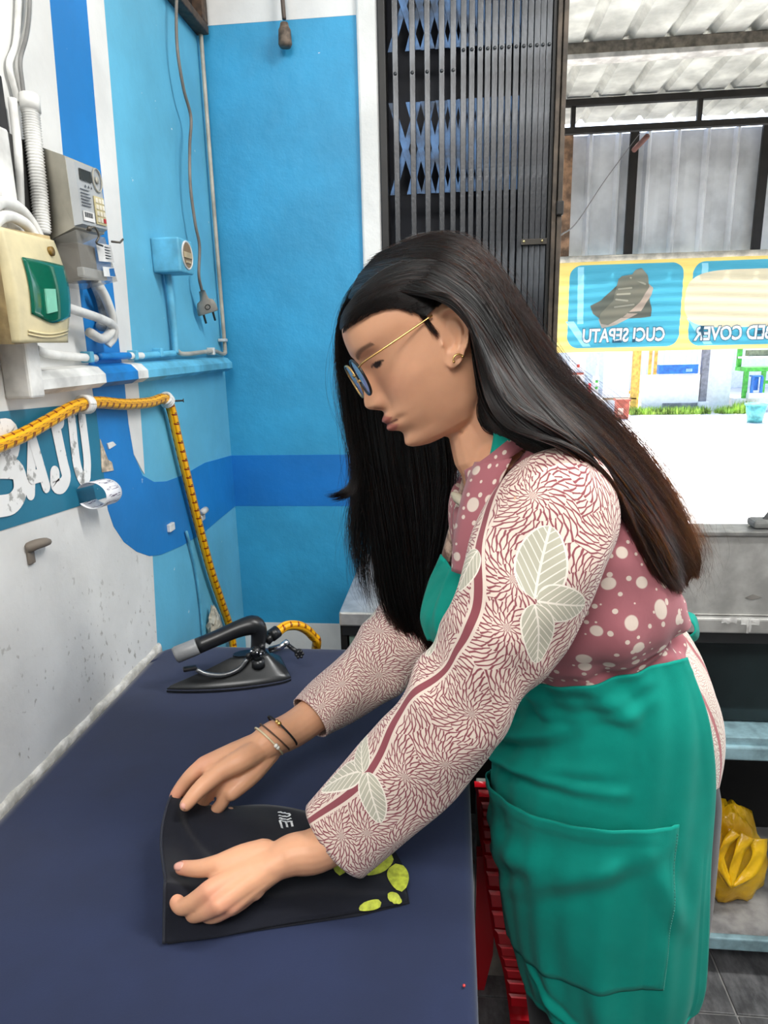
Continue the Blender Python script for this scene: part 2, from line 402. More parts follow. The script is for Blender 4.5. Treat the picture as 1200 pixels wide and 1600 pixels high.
prof_h = [(.0078, .02), (.0115, .05), (.016, .16), (.022, .32), (.029, .50), (.037, .68), (.043, .80), (.046, .87)]
V = []
for h, k in prof_h:
    loop = [(s * (1 - k * .8) + .040 * k, hull(s) * (1 - k * .85)) for s in ss] + [(s * (1 - k * .8) + .040 * k, -hull(s) * (1 - k * .85)) for s in ss[::-1]]
    V += [ip(s, t, h) for s, t in loop]
n = 2 * len(ss); Fc = gridfaces(len(prof_h), n, True) + [tuple(range((len(prof_h) - 1) * n, len(prof_h) * n))]
gun = plain('gun metal cover', (44, 46, 48), .3, .3, .1)
mk('cover', V, Fc, gun, ir)
G().tube(spline([ip(.052, 0, .030), ip(.050, 0, .060), ip(.047, 0, .088), ip(.056, 0, .103), ip(.085, 0, .100), ip(.12, 0, .090), ip(.158, 0, .0795)], 26), spline([.016, .0135, .0155, .0185, .0158, .0145, .0148], 26), 14).build('handle', M_black, ir, True)
G().tube([ip(.1585, 0, .0793), ip(.162, 0, .0783), ip(.196, 0, .0695), ip(.199, 0, .0685)], [.0148, .0154, .0156, .0138], 18).build('handle_cap', plain('grey handle cap', (128, 130, 132), .4), ir, True)['label'] = 'grey end cap'
g = G(); lv = spline([ip(.165, .020, .044), ip(.150, .024, .034), ip(.120, .028, .028), ip(.092, .028, .034), ip(.075, .026, .050)], 16); g.tube(lv, .0042, 6); g.build('lever', plain('dark steel lever', (120, 122, 124), .3, .7), ir, True)
G().box((-.016, -.006, -.0035), (.008, .006, .0035), .002, Matrix.Translation(ip(.172, .018, .047)) @ Matrix.Rotation(.45, 4, 'Z')).build('thumb_pad', M_black, ir)
g = G(); g.disc(ip(.055, .022, .030), (0, 0, 1), .013, .014, 14, .012); g.disc(ip(.055, .022, .044), (0, 0, 1), .008, .010, 12); g.build('valve_boss', gun, ir, True)
vb = G(); vb.ball(ip(.058, .024, .060), .011, 10).ball(ip(.050, .034, .062), .006, 8).ball(ip(.064, .034, .064), .005, 8).ball(ip(.046, .022, .068), .006, 8).ball(ip(.072, .026, .056), .006, 8); vb.build('valve_cluster', M_black, ir, True)
g = G()
for a, b in ((.058, .037), (.046, .034), (.068, .036), (.052, .040)): g.ball(ip(a, b, .061 + (a - .05) * .4), .0026, 6)
g.build('screw_heads', M_chrome, ir, True)
pd = G(); pd.poly([ip(.075 + .022 * math.cos(a), -.004 + .013 * math.sin(a), .043) for a in np.linspace(0, 2 * PI, 14)[:-1]], (0, 0, .006)); pd.build('dial_plate', M_black, ir)
g = G(); g.tube([ip(.03, .004, .050), ip(.010, .012, .056), ip(-.004, .014, .066)], .006, 10); g.build('steam_pipe', M_chrome, ir, True)
g = G(); g.ball(ip(-.020, .030, .046), .0085, 10).tube([ip(-.020, .030, .046), ip(-.004, .014, .058)], .004, 8)
for a in np.linspace(0, 2 * PI, 7)[:-1]: g.ball(ip(-.020 + .006 * math.cos(a), .036, .046 + .006 * math.sin(a)), .0034, 6)
g.build('valve_knob', M_black, ir, True)
# ------------------------------------------------------------------ yellow steam hose
def hosemat():
    m = Mat('yellow rubber hose', .3); u, v, _ = m.sep(m.uv())
    st = abs((u * 6).fr() - .5)                                   # fine ribs round the hose
    dash = ((v * 46 + u * 1.0).fr() < .16) * ((u * 3).fr() < .62)
    c = m.mix(st.step(.28, .47), (240, 178, 20), (196, 128, 8)); c = m.mix(dash, c, (120, 22, 14)); c = m.mix(((v * 46 + u * 1.0 + .14).fr() < .10) * ((u * 3).fr() < .3), c, (30, 18, 14))
    m.color(c); m.bump(1 - st, .5, .0015); return m.m
M_hose = hosemat()
def at_wall(y, z, d=.018): return (XL + d, y, z)
hp = [at_wall(.55, 1.31), at_wall(.72, 1.315)] + [at_wall(*p) for p in ((0.8617,1.3258), (0.9373,1.3387), (1.0071,1.3525), (1.0503,1.3566), (1.1038,1.3551), (1.1911,1.3443), (1.2945,1.3389), (1.3543,1.3417), (1.3832,1.3314), (1.3972,1.3087), (1.4119,1.259), (1.4466,1.1534), (1.49,1.0296), (1.5372,0.9104), (1.5905,0.8055), (1.6414,0.7031), (1.6574,0.5919))]
hs = thing('steam_hose', 'yellow braided steam hose with red dashes, looped along the left wall to the iron', 'hose', (XL + .02, 1.3, 1.2))
k = G(); k.tube(spline(hp, 150), .0102, 14); k.build('wall_run', M_hose, hs, True)
tail = [(-.575, 1.70, .56), (-.47, 1.60, .50), (-.36, 1.46, .62), (-0.2906,1.315,0.8141), (-0.2908,1.285,0.8556), (-0.3056,1.25,0.8905), (-0.3251,1.215,0.9067), (-0.338,1.185,0.9062)]
k = G(); k.tube(spline(tail, 60), .0098, 14); k.build('iron_run', M_hose, hs, True)
k = G(); k.tube([(-0.3362,1.188,0.9076), (-0.3469,1.175,0.9025)], .0122, 12); k.tube([(-0.3459,1.176,0.9034), (-0.3537,1.166,0.8946)], .009, 8); k.build('hose_coupling', M_black, hs, True)
def clampring(y, z, name, rot):
    g = G(); c = np.array(at_wall(y, z)); P = []
    for a in np.linspace(0, 2 * PI, 20):
        P.append(c + .0125 * np.array((math.cos(a), math.sin(a) * math.sin(rot), math.sin(a) * math.cos(rot))))
    for d in (-.006, 0, .006):
        g.tube([p + np.array((0, math.cos(rot) * d, -math.sin(rot) * d)) for p in P], .0036, 6, False)
    g.box((XL, y - .006, z - .004), (XL + .008, y + .006, z + .004)); return g
c1 = clampring(*(1.0578,1.356), 'hose_clip', .1).build('hose_clip', M_white, None, True); tag(c1, 'white plastic clip holding the hose above the painted letters', 'clip')
c2 = clampring(*(1.3751,1.3374), 'hose_clip', .6).build('hose_clip', M_white, None, True); tag(c2, 'white clip where the yellow hose bends down the wall', 'clip')
# ------------------------------------------------------------------ breaker box
mb = thing('breaker_box', 'cream breaker box with green tinted window on the left wall', 'breaker box', (XL, .9, 1.45))
V = [(XL, .825, 1.452), (XL, .955, 1.452), (XL, .955, 1.592), (XL, .825, 1.592), (-.5505, .831, 1.450), (-.5505, .950, 1.456), (-.5505, .944, 1.594), (-.5505, .831, 1.589)]
mk('back_body', V, [(0, 1, 2, 3), (4, 7, 6, 5), (0, 4, 5, 1), (1, 5, 6, 2), (2, 6, 7, 3), (3, 7, 4, 0)], M_tan, mb, False)
# front cover, slightly bulged, built as a grid with a recessed window
def fy(s, t): return .834 + (.945 - .834) * s + (.014 * math.sin(PI * min(1, (1 - t) * 1.1)) * s) - .004 * (1 - s)
V = []; nv, nu = 30, 18
for i in range(nv):
    t = i / (nv - 1)
    for j in range(nu):
        s = j / (nu - 1); x = -.546 + .012 * math.sin(PI * (1 - t) * .9) * (.4 + .6 * math.sin(PI * s)); z = 1.452 + (1.588 - 1.452) * t
        V.append((x, fy(s, t), z))
ring = [(i, 0) for i in range(nv)] + [(nv - 1, j) for j in range(1, nu)] + [(i, nu - 1) for i in range(nv - 2, -1, -1)] + [(0, j) for j in range(nu - 2, 0, -1)]
b = len(V); V += [(-.553, V[i * nu + j][1], V[i * nu + j][2]) for i, j in ring]
Fc = gridfaces(nv, nu); q = len(ring); Fc += [(ring[a][0] * nu + ring[a][1], ring[(a + 1) % q][0] * nu + ring[(a + 1) % q][1], b + (a + 1) % q, b + a) for a in range(q)]
mk('front_cover', V, Fc, M_cream, mb)
def win(s, t): 
    x = -.546 + .012 * math.sin(PI * (1 - t) * .9) * (.4 + .6 * math.sin(PI * s)); return (x + .003, fy(s, t), 1.452 + .136 * t)
m = Mat('green tinted window', .08); m.color((20, 132, 104)); m.set(Transmission_Weight=.55, IOR=1.3, Coat_Weight=.6); m.b.inputs['Alpha'].default_value = .93
V = []
for i in range(16):
    for j in range(14): q = .20 + .77 * j / 13; lo = .26 - .075 * abs(math.sin(PI * j / 13)) ** 1.3; V.append(np.array(win(q, lo + (.765 - lo) * i / 15)) - np.array((.0012, 0, 0)))
solid(mk('window', V, gridfaces(16, 14), m.m, mb), .0012)
g = G(); g.poly([win(s, t) for s, t in ((.40, .50), (.58, .51), (.60, .30), (.42, .27))], (.0022, 0, 0)); g.build('breaker_switch', plain('pale breaker seen through window', (120, 190, 165), .4), mb)
g = G(); cc = win(.80, .88); g.disc((cc[0] - .004, cc[1], cc[2]), (1, 0, 0), .0062, .005, 14); g.build('cover_screw', plain('brown plug', (128, 98, 30), .4), mb, True)
for dz, am in ((.10, .012), (.13, .014)):
    g = G(); g.tube([tuple(np.array(win(s, dz - .06 * math.sin(PI * s) * .8)) - np.array((.0018, 0, 0))) for s in np.linspace(.16, .97, 14)], .0014, 5); g.build('moulding_ridge', M_cream, mb, True)
# neighbour box cut by the frame
nb = thing('junction_box', 'cream box at the left edge, beside the breaker box', 'junction box', (XL, .76, 1.46))
g = G(); g.box((XL, .715, 1.455), (-.566, .808, 1.56), .006); g.build('body', M_tan, nb); g = G(); g.box((-.567, .718, 1.463), (-.548, .796, 1.535), .005); g.build('cover', M_cream, nb)
# ------------------------------------------------------------------ electricity meter
em = thing('electricity_meter', 'grey electricity meter with clear cover beside the cream breaker box', 'electricity meter', (XL, 1.05, 1.54))
M_mg = plain('grey meter body', (176, 172, 158), .4, var=.08); M_mf = plain('meter face grey', (172, 176, 178), .4, var=.04)
mclear = Mat('clear smoky cover', .1); mclear.color((168, 166, 158)); mclear.b.inputs['Alpha'].default_value = .42; mclear.set(Coat_Weight=.5)
def mp(y, z, x): return (x, y, z)
g = G(); V = [(XL, 1.035, 1.60), (XL, 1.105, 1.60), (XL, 1.105, 1.735), (XL, 1.035, 1.735), (-.548, 1.008, 1.615), (-.548, 1.096, 1.618), (-.548, 1.090, 1.712), (-.548, 1.004, 1.709)]
g.add(V, [(0, 1, 2, 3), (4, 7, 6, 5), (0, 4, 5, 1), (1, 5, 6, 2), (2, 6, 7, 3), (3, 7, 4, 0)]); g.build('body', M_mg, em)
g = G(); V = [(-.548, 1.008, 1.617), (-.548, 1.094, 1.620), (-.548, 1.088, 1.710), (-.548, 1.006, 1.707), (-.538, 1.012, 1.620), (-.538, 1.088, 1.623), (-.538, 1.083, 1.706), (-.538, 1.010, 1.703)]
g.add(V, [(4, 7, 6, 5), (0, 4, 5, 1), (1, 5, 6, 2), (2, 6, 7, 3), (3, 7, 4, 0)]); g.build('front_face', M_mf, em)
xf = -.537
def fq(s, t): return (1.012 + .0735 * s - .003 * t * s, 1.620 + .084 * t + .003 * s)      # face coordinates to y, z
def frect(s0, s1, t0, t1, x, d, name, mat, par): g = G(); g.poly([(x, *fq(s0, t0)), (x, *fq(s1, t0)), (x, *fq(s1, t1)), (x, *fq(s0, t1))], (d, 0, 0)); return g.build(name, mat, par)
frect(.10, .56, .72, .90, xf, .001, 'display', plain('meter display', (58, 62, 60), .2), em)
M_print = plain('grey print', (86, 92, 100), .6)
g = G(); 
for r_, (a, b) in enumerate(((.25, .32), (.38, .44), (.5, .55))): g.poly([(xf, *fq(a, .62)), (xf, *fq(b, .62)), (xf, *fq((a + b) / 2, .66))], (.0006, 0, 0))
for t in (.56, .50, .45, .40, .35, .30): g.poly([(xf, *fq(.06, t)), (xf, *fq(.30 + .2 * random.random(), t)), (xf, *fq(.45, t + .018)), (xf, *fq(.06, t + .018))], (.0005, 0, 0))
g.build('face_print', M_print, em)
lab = frect(.06, .48, .06, .22, xf, .0012, 'serial_label', plain('white sticker', (226, 226, 224), .5), em)
g = G()
for q_ in range(13): s = .10 + .024 * q_; g.poly([(xf + .0012, *fq(s, .12)), (xf + .0012, *fq(s + .008 + .008 * (q_ % 3 == 0), .12)), (xf + .0012, *fq(s + .008 + .008 * (q_ % 3 == 0), .20)), (xf + .0012, *fq(s, .20))], (.0003, 0, 0))
g.build('bar_code', M_black, lab)
kp = frect(.56, .97, .05, .52, xf, .0012, 'keypad', plain('beige keypad', (196, 184, 140), .4), em)
M_key = plain('meter key', (226, 220, 200), .4); M_red = plain('red key', (190, 40, 44), .4)
for r_ in range(4):
    for c_ in range(3):
        s = .60 + c_ * .125; t = .09 + r_ * .108; frect(s, s + .085, t, t + .075, xf + .0012, .0012, 'key', M_red if (r_ == 0 and c_ == 2) else M_key, kp)
g = G(); c = fq(.80, .80); g.tube([(xf + .001, c[0] + .013 * math.cos(a), c[1] + .016 * math.sin(a)) for a in np.linspace(0, 2 * PI, 22)], .0012, 5, False); g.disc((xf, c[0], c[1]), (1, 0, 0), .005, .0012, 12); g.build('sensor_ring', M_mg, em, True)
g = G(); V = [(XL, 1.05, 1.538), (XL, 1.125, 1.538), (XL, 1.105, 1.60), (XL, 1.035, 1.60), (-.540, 1.000, 1.541), (-.536, 1.098, 1.547), (-.545, 1.090, 1.612), (-.548, 1.010, 1.612)]
g.add(V, [(0, 1, 2, 3), (4, 7, 6, 5), (0, 4, 5, 1), (1, 5, 6, 2), (2, 6, 7, 3), (3, 7, 4, 0)]); g.build('terminal_cover', mclear.m, em)
g = G(); g.box((XL, 1.04, 1.545), (-.565, 1.095, 1.60), .003); g.build('terminal_block', plain('dark terminal block', (92, 84, 78), .5), em)
g = G(); g.box((-.56, 1.02, 1.548), (-.548, 1.09, 1.562), .002); g.build('terminal_strip', M_mf, em)
g = G(); V = [(-.5365, 1.046, 1.572), (-.5365, 1.093, 1.575), (-.5365, 1.088, 1.600), (-.5365, 1.043, 1.598)]; g.poly(V, (.001, 0, 0)); lab2 = g.build('data_label', plain('white data sticker', (230, 230, 228), .5), em)
g = G()
for q_ in range(5): z = 1.578 + .004 * q_; g.poly([(-.5355, 1.066, z), (-.5355, 1.072 + .016 * random.random(), z), (-.5355, 1.086, z + .0016), (-.5355, 1.066, z + .0016)], (.0003, 0, 0))
g.build('label_print', M_black, lab2)
g = G(); g.poly([(-.5365, 1.056, 1.551), (-.5365, 1.092, 1.553), (-.5365, 1.090, 1.567), (-.5365, 1.055, 1.565)], (.001, 0, 0)); st = g.build('blue_white_sticker', plain('white sticker 2', (224, 226, 226), .5), em)
g = G(); g.poly([(-.5355, 1.074, 1.553), (-.5355, 1.091, 1.554), (-.5355, 1.089, 1.566), (-.5355, 1.073, 1.564)], (.0004, 0, 0)); g.build('sticker_print', plain('blue print', (20, 110, 180), .5), st)
g = G(); g.tube(spline([(-.535, 1.018, 1.612), (-.528, 1.028, 1.617), (-.527, 1.036, 1.606), (-.53, 1.032, 1.596), (-.53, 1.050, 1.594)], 20), .0016, 6).ball((-.532, 1.02, 1.614), .004, 8); g.build('seal_wire', plain('seal wire', (96, 92, 84), .4, .6), em, True); g = G(); g.tube([(-.536, 1.092, 1.606), (-.528, 1.104, 1.606), (-.526, 1.112, 1.612)], .0018, 5); g.build('seal_wire', plain('dull seal wire', (96, 92, 84), .4, .6), em, True)
# backing board behind the meter
bb = thing('meter_board', 'dark board on the wall behind the grey meter and ribbed conduit', 'board', (XL, .98, 1.5))
G().box((XL, .96, 1.60), (XL + .012, 1.045, 1.73), .002).build('board', plain('black painted board', (34, 33, 32), .6), bb)
lb = G().box((XL, .70, 1.60), (XL + .010, .968, 1.80), .002).build('black_strip', plain('black strip', (26, 26, 28), .5)); tag(lb, 'black strip at the upper left edge beside the ribbed conduit', 'strip')
# ------------------------------------------------------------------ conduits and cables on the wall
cd = thing('ribbed_conduit', 'white ribbed flexible conduit running down behind the looped cables', 'conduit', (XL, .95, 1.6))
cp = spline([(XL + .022, *p) for p in ((1.0049,1.7719), (1.0013,1.722), (0.9987,1.6629), (0.9939,1.6065))], 130)
rr = [.0112 + .0016 * math.sin(i * PI / 1.5) for i in range(130)]
g = G(); g.tube(cp, rr, 12); g.build('ribbed_pipe', M_white, cd, True)
g = G(); g.tube([(XL + .022, *(1.0076,1.7888)), (XL + .022, *(1.0051,1.7671))], .0135, 14); g.build('sleeve', M_white, cd, True)
def cable(name, label, pts, r, mat, cat='cable', n=60, parent=None):
    g = G(); g.tube(spline(pts, n), r, 8); o = g.build(name, mat, parent, True)
    if parent is None: tag(o, label, cat)
    return o
wp = lambda p, d: (XL + d, p[0], p[1])
cable('service_cable', 'leftmost white painted cable coming down the upper left wall', [wp(p, .008) for p in ((1.0508,1.9704), (1.0306,1.8998), (1.0137,1.8542), (0.9922,1.8231), (0.9949,1.8006), (1.0008,1.7787))], .0042, M_white)
cable('service_cable', 'white painted cable right of the others on the upper left wall', [wp(p, .009) for p in ((1.0807,1.9843), (1.0626,1.9288), (1.0462,1.8863), (1.0252,1.8545), (1.0089,1.8289), (1.0077,1.8008), (1.0059,1.7762))], .0045, M_white)
cable('service_cable', 'thin grey cable between the two white ones, upper left wall', [wp(p, .016) for p in ((1.0656,1.9773), (1.045,1.9057), (1.0284,1.8676), (1.0069,1.8322), (1.0041,1.8036), (1.0039,1.7796))], .0028, plain('grey cable', (120, 120, 118), .5))
cable('white_pipe', 'slim white pipe left of the ribbed conduit', [wp(p, .015) for p in ((0.9763,1.7751), (0.9718,1.7065), (0.9587,1.6305), (0.9531,1.5965))], .006, M_white, 'pipe', 20)
cable('supply_cable', 'upper white cable arching into the top of the breaker box', [(-.575, .80, 1.56), (-.565, .835, 1.602), (-.568, .880, 1.626), (-.572, .925, 1.622), (-.572, .952, 1.598), (-.572, .955, 1.575)], .0072, M_white)
cable('supply_cable', 'lower white cable arching into the top of the breaker box', [(-.562, .79, 1.55), (-.556, .828, 1.588), (-.558, .865, 1.606), (-.560, .905, 1.604), (-.560, .925, 1.588), (-.560, .925, 1.570)], .0072, M_white)
cable('meter_tail', 'white cable hooking down from under the meter', [wp(p, .03) for p in ((1.1254,1.5433), (1.1448,1.5221), (1.1585,1.4912), (1.1446,1.4698), (1.1128,1.459), (1.0759,1.4689))], .008, M_white)
cable('meter_tail', 'thick white cable crossing right of the breaker box', [(-.575, .93, 1.515), (-.57, 1.0, 1.503), (XL + .035, *(1.1358,1.4853)), (XL + .03, *(1.1563,1.4646)), (XL + .02, *(1.148,1.4485))], .0075, M_white)
cable('meter_tail', 'bundled grey white cable under the meter terminals', [wp(p, .014) for p in ((1.1441,1.5529), (1.159,1.5281), (1.1642,1.4967), (1.1467,1.4783))], .010, plain('dirty white cable', (196, 196, 190), .6, var=.2, scale=60))
cp_ = thing('wall_conduit', 'thin conduit painted with the wall stripes along the top of the wooden frame', 'conduit', (XL, 1.2, 1.43))
cq = [wp(p, .010) for p in ((0.9541,1.4449), (0.9808,1.4382), (1.027,1.4336), (1.1216,1.4276), (1.1329,1.4306), (1.2443,1.4295), (1.2997,1.4285), (1.4574,1.4309))]
for nm, a, b, mt in (('white_length', 0, 4, FW), ('blue_length', 4, 6, FB), ('white_length', 5, 7, FW), ('light_blue_length', 6, 8, FC)):
    g = G(); g.tube(spline(cq[a:b], 24), .0066, 10); g.build(nm, mt, cp_, True)
for p in ((1.3767,1.4334), (1.2625,1.4304), (1.0977,1.4302)): G().box((XL, p[0] - .006, p[1] - .009), (XL + .019, p[0] + .006, p[1] + .009), .002).build('saddle', FC, cp_)
# ------------------------------------------------------------------ wall socket, its conduit and the hanging plug
so = thing('wall_socket', 'light blue painted surface socket box on the left wall', 'socket', (XL, 1.46, 1.62))
G().box((XL, 1.413, 1.592), (-.552, 1.487, 1.660), .004).build('box', FC, so)
M_beige = plain('beige socket', (198, 178, 140), .5)
g = G(); cy, cz = 1.452, 1.628
g.tube([(-.5515, cy + .027 * math.cos(a), cz + .027 * math.sin(a)) for a in np.linspace(0, 2 * PI, 26)], .0022, 6, False); g.build('rim', M_white, so, True)
g = G(); g.disc((-.553, cy, cz), (1, 0, 0), .0265, .0022, 22); g.build('well', plain('brown socket well', (150, 122, 84), .5), so)
g = G(); g.box((-.551, cy - .022, cz - .006), (-.5485, cy + .022, cz + .006), .001).box((-.551, cy - .014, cz - .016), (-.549, cy + .014, cz - .011), .001); g.build('pin_block', M_beige, so)
cable('socket_conduit', 'light blue conduit from the socket box down to the frame', [wp(p, .012) for p in ((1.4564,1.6041), (1.4619,1.5595), (1.4642,1.5006), (1.4647,1.4605), (1.4608,1.4309))], .0075, FC, 'conduit', 24)
M_grey_c = plain('grey brown cord', (120, 112, 104), .5)
hc = thing('plug_cable', 'grey cord with a two-pin plug hanging on the light blue wall', 'power cord', (XL + .03, 1.6, 1.5))
px = [(-.572, *p) for p in ((1.66, 2.40), (1.655, 2.24))] 
def off(p, d): return (XL + d, p[0], p[1])
pth = [off(p, .03) for p in ((1.628,2.2385), (1.5913,2.1287), (1.5793,2.0528), (1.5965,1.9857), (1.6274,1.9383), (1.6045,1.8741), (1.5881,1.7923), (1.5986,1.7143), (1.6142,1.6686), (1.5945,1.6038), (1.6057,1.5695))]
cable('cord', '', pth, .0036, M_grey_c, parent=hc, n=90)
A0 = np.array(off((1.6057,1.5695), .03)); A1 = np.array(off((1.629,1.5319), .03)); A2 = np.array(off((1.6334,1.516), .03)); dd = (A1 - A0) / np.linalg.norm(A1 - A0); ss_ = np.array((.8, .6, 0.)); ss_ -= dd * (ss_ @ dd); ss_ /= np.linalg.norm(ss_)
M_plug = plain('grey plug', (150, 146, 138), .5)
def plugbody():
    V = []; rows = ((0, .006), (.012, .0075), (.022, .010), (.027, .019), (.040, .024), (.055, .025), (.058, .023))
    for s, wd in rows:
        for a in np.linspace(0, 2 * PI, 15)[:-1]:
            ca, sa = math.cos(a), math.sin(a); V.append(A0 + dd * s + ss_ * wd * np.sign(ca) * abs(ca) ** .6 + np.array((.6, -.8, 0)) * .0085 * np.sign(sa) * abs(sa) ** .6)
    return V, gridfaces(len(rows), 14, True) + [tuple(range(14)), tuple(range((len(rows) - 1) * 14, len(rows) * 14))]
V, Fc = plugbody(); mk('plug', V, Fc, M_plug, hc)
for sgn in (-1, 1):
    a = A0 + dd * .056 + ss_ * .0115 * sgn; g = G(); g.tube([a, a + dd * .024], .0028, 8); g.build('pin', plain('dark pin', (70, 66, 62), .3, .6), hc, True)
g = G(); cc = A0 + dd * .042 + np.array((.6, -.8, 0)) * .0088; g.tube([cc + ss_ * .006 * math.cos(a) + dd * .006 * math.sin(a) for a in np.linspace(0, 2 * PI, 16)], .0009, 5, False); g.build('emblem_ring', M_dark, hc)
cn = thing('corner_pipe', 'thin grey pipe running down the room corner and along the frame', 'pipe', (XL + .01, 1.79, 1.43))
g = G(); g.tube(spline([(XL + .012, 1.795, 2.6), (XL + .012, 1.793, 2.19), (XL + .012, 1.790, 1.80), (XL + .012, 1.792, 1.46), (XL + .012, 1.790, 1.43), (XL + .012, 1.77, 1.424), (XL + .012, 1.70, 1.432), (XL + .012, 1.52, 1.428), (XL + .012, 1.475, 1.434), (XL + .012, 1.465, 1.446)], 80), .0052, 8); g.build('pipe', plain('grey beige pipe', (178, 170, 156), .45), cn, True)
g = G(); g.box((XL, 1.775, 1.455), (XL + .019, 1.800, 1.463), .002); g.build('clip', M_white, cn); G().box((XL, 1.685, 1.423), (XL + .019, 1.697, 1.441), .002).build('clip', M_white, cn)
# lamp cable on the back wall
lc = thing('hanging_lampholder', 'brown lampholder hanging on a cable at the top of the back wall', 'lampholder', (-0.397,1.785,2.1681))
cable('cable', '', [(-0.3949,1.79,2.2987), (-0.3972,1.79,2.2351), (-0.3947,1.785,2.181)], .005, plain('brown cable', (92, 78, 68), .5), parent=lc, n=20)
a = np.array((-0.3951,1.785,2.1732)); g = G(); g.tube([a, a - (0, 0, .008), a - (0, 0, .014), a - (0, 0, .044), a - (0, 0, .050)], [.009, .011, .0145, .016, .013], 14); g.build('holder', plain('brown holder', (110, 94, 80), .6, var=.2, scale=80), lc, True)
# vent opening at the top of the left wall
vf = struct(thing('window_1', '', '', (XL, 1.7, 2.16))); del vf['label']; del vf['category']
M_rust = plain('rusty brown frame', (74, 56, 42), .6, var=.3, scale=60)
G().box((XL, 1.575, 2.165), (XL + .03, 1.800, 2.185), .003).build('frame_sill', M_rust, vf); G().box((XL, 1.770, 2.185), (XL + .03, 1.800, 2.75), .003).build('frame_post', M_rust, vf); G().box((XL, 1.575, 2.185), (XL + .03, 1.60, 2.75), .003).build('frame_post', M_rust, vf)
G().box((XL, 1.60, 2.185), (XL + .004, 1.77, 2.75)).build('shade_panel', plain('dark brown void', (40, 30, 24), .8), vf)  # flat dark sheet, its colour stands in for the unlit vent inside
# ------------------------------------------------------------------ small things on the left wall
rc = thing('paper_strip', 'curled white paper strip taped over the end of the painted letters', 'paper', (XL + .01, *(1.0674,1.207)))
m = Mat('printed paper', .6); u, v, _ = m.sep(m.uv()); txt = ((v * 9).fr() < .45) * (m.noise(1, 2, m.comb(u * 3, v * 60)) > .52) * (u > .15) * (u < .9)
m.color(m.mix(txt, (232, 232, 236), (110, 100, 120)))
cy, cz = 1.060, 1.212; V = []; uv = []
for i, a in enumerate(np.linspace(-2.5, 2.6, 40)):
    for j, q in enumerate(np.linspace(0, 1, 4)):
        tilt = (q - .5) * .052; V.append((XL + .028 + .026 * math.cos(a), cy - .012 + tilt, cz + .022 * math.sin(a) - .004 * q)); uv.append((q, i / 39))
solid(mk('curl', V, gridfaces(40, 4), m.m, rc, True, uv), .0004)
ps = G(); ps.poly([(XL + .0022, *p) for p in ((1.1182,1.2913), (1.1356,1.2524), (1.1479,1.2457), (1.1511,1.23), (1.1107,1.234))], (.0012, 0, 0)); tag(ps.build('torn_sticker', plain('torn paper', (214, 196, 172), .7, var=.2, scale=60)), 'torn cream paper scrap right of the painted letters', 'paper scrap')
ps = G(); ps.poly([(XL, *p) for p in ((1.1401,1.2803), (1.1612,1.2807), (1.1713,1.2734), (1.1444,1.2694))], (.0034, 0, 0)); tag(ps.build('torn_sticker', plain('torn paper white', (222, 222, 220), .7)), 'tiny white tape scrap on the blue stripe above the torn paper', 'paper scrap')
g = G(); p = (0.8802,1.1631); g.tube(spline([(XL, p[0], p[1] + .002), (XL + .010, p[0] + .01, p[1] + .006), (XL + .014, p[0] + .03, p[1] + .004), (XL + .010, p[0] + .042, p[1])], 10), [.007, .008, .008, .0078, .0075, .007, .0062, .005, .004, .003], 8).box((XL, p[0] - .003, p[1] - .022), (XL + .005, p[0] + .012, p[1] + .008), .002); tag(g.build('wall_hook', plain('rusty hook', (128, 118, 106), .6), None, True), 'small rusty hook on the scuffed white wall', 'hook')
g = G(); p = (1.3646,1.0654); g.box((XL, p[0] - .013, p[1] - .008), (XL + .009, p[0] + .013, p[1] + .009), .002); tag(g.build('cable_clip', M_white), 'small square white clip on the blue band', 'clip')
g = G(); p = (1.5391,1.0435); g.box((XL, p[0] - .012, p[1] - .008), (XL + .012, p[0] + .012, p[1] + .006), .002).tube([(XL + .012, p[0] - .01, p[1] + .014), (XL + .014, p[0] + .012, p[1] + .016)], .008, 10); tag(g.build('cable_clip', M_white, None, True), 'round white clip beside the hose on the blue band', 'clip')
g = G(); p = (1.3931,1.3319); g.tube([(XL, p[0] + .012, p[1]), (XL + .034, p[0] + .03, p[1])], .0022, 6).disc((XL + .034, p[0] + .03, p[1]), (1, .4, 0), .004, .002, 8); tag(g.build('nail', plain('dark nail', (60, 60, 62), .4, .6)), 'dark nail beside the upper bend of the hose', 'nail')
rgb = random.Random(3); V = []; nA, nB = 9, 12
p0 = np.array((XL + .016, 1.535, .772))
for i in range(nA):
    t = i / (nA - 1); r0 = (.006, .018, .026, .030, .030, .026, .020, .012, .005)[i]
    for j in range(nB): a = 2 * PI * j / nB; r1 = r0 * (1 + .28 * rgb.uniform(-1, 1)); V.append((p0[0] + .5 * r1 * math.cos(a), p0[1] + r1 * math.sin(a) * .9, p0[2] - .05 + .095 * t + .006 * rgb.uniform(-1, 1)))
tag(mk('plastic_wrap', V, gridfaces(nA, nB, True) + [tuple(range(nB)), tuple(range((nA - 1) * nB, nA * nB))], plain('translucent grey wrap', (188, 182, 166), .25, var=.15, scale=60), None, False), 'crumpled pale plastic wrap tied on the wall behind the iron', 'plastic wrap')
cable('thin_pipe', 'thin blue painted pipe on the wall behind the yellow hose', [wp(p, .006) for p in ((1.4404,1.0356), (1.4703,0.9491), (1.4829,0.8478), (1.4819,0.7735), (1.4809,0.6977))], .0035, FC, 'pipe', 20)
g = G(); g.ball((0.0111,0.5298,0.8375), .0016, 8); tag(g.build('bead', plain('red bead', (200, 60, 60), .4), None, True), 'tiny red bead lying on the navy cloth near its right edge', 'bead')

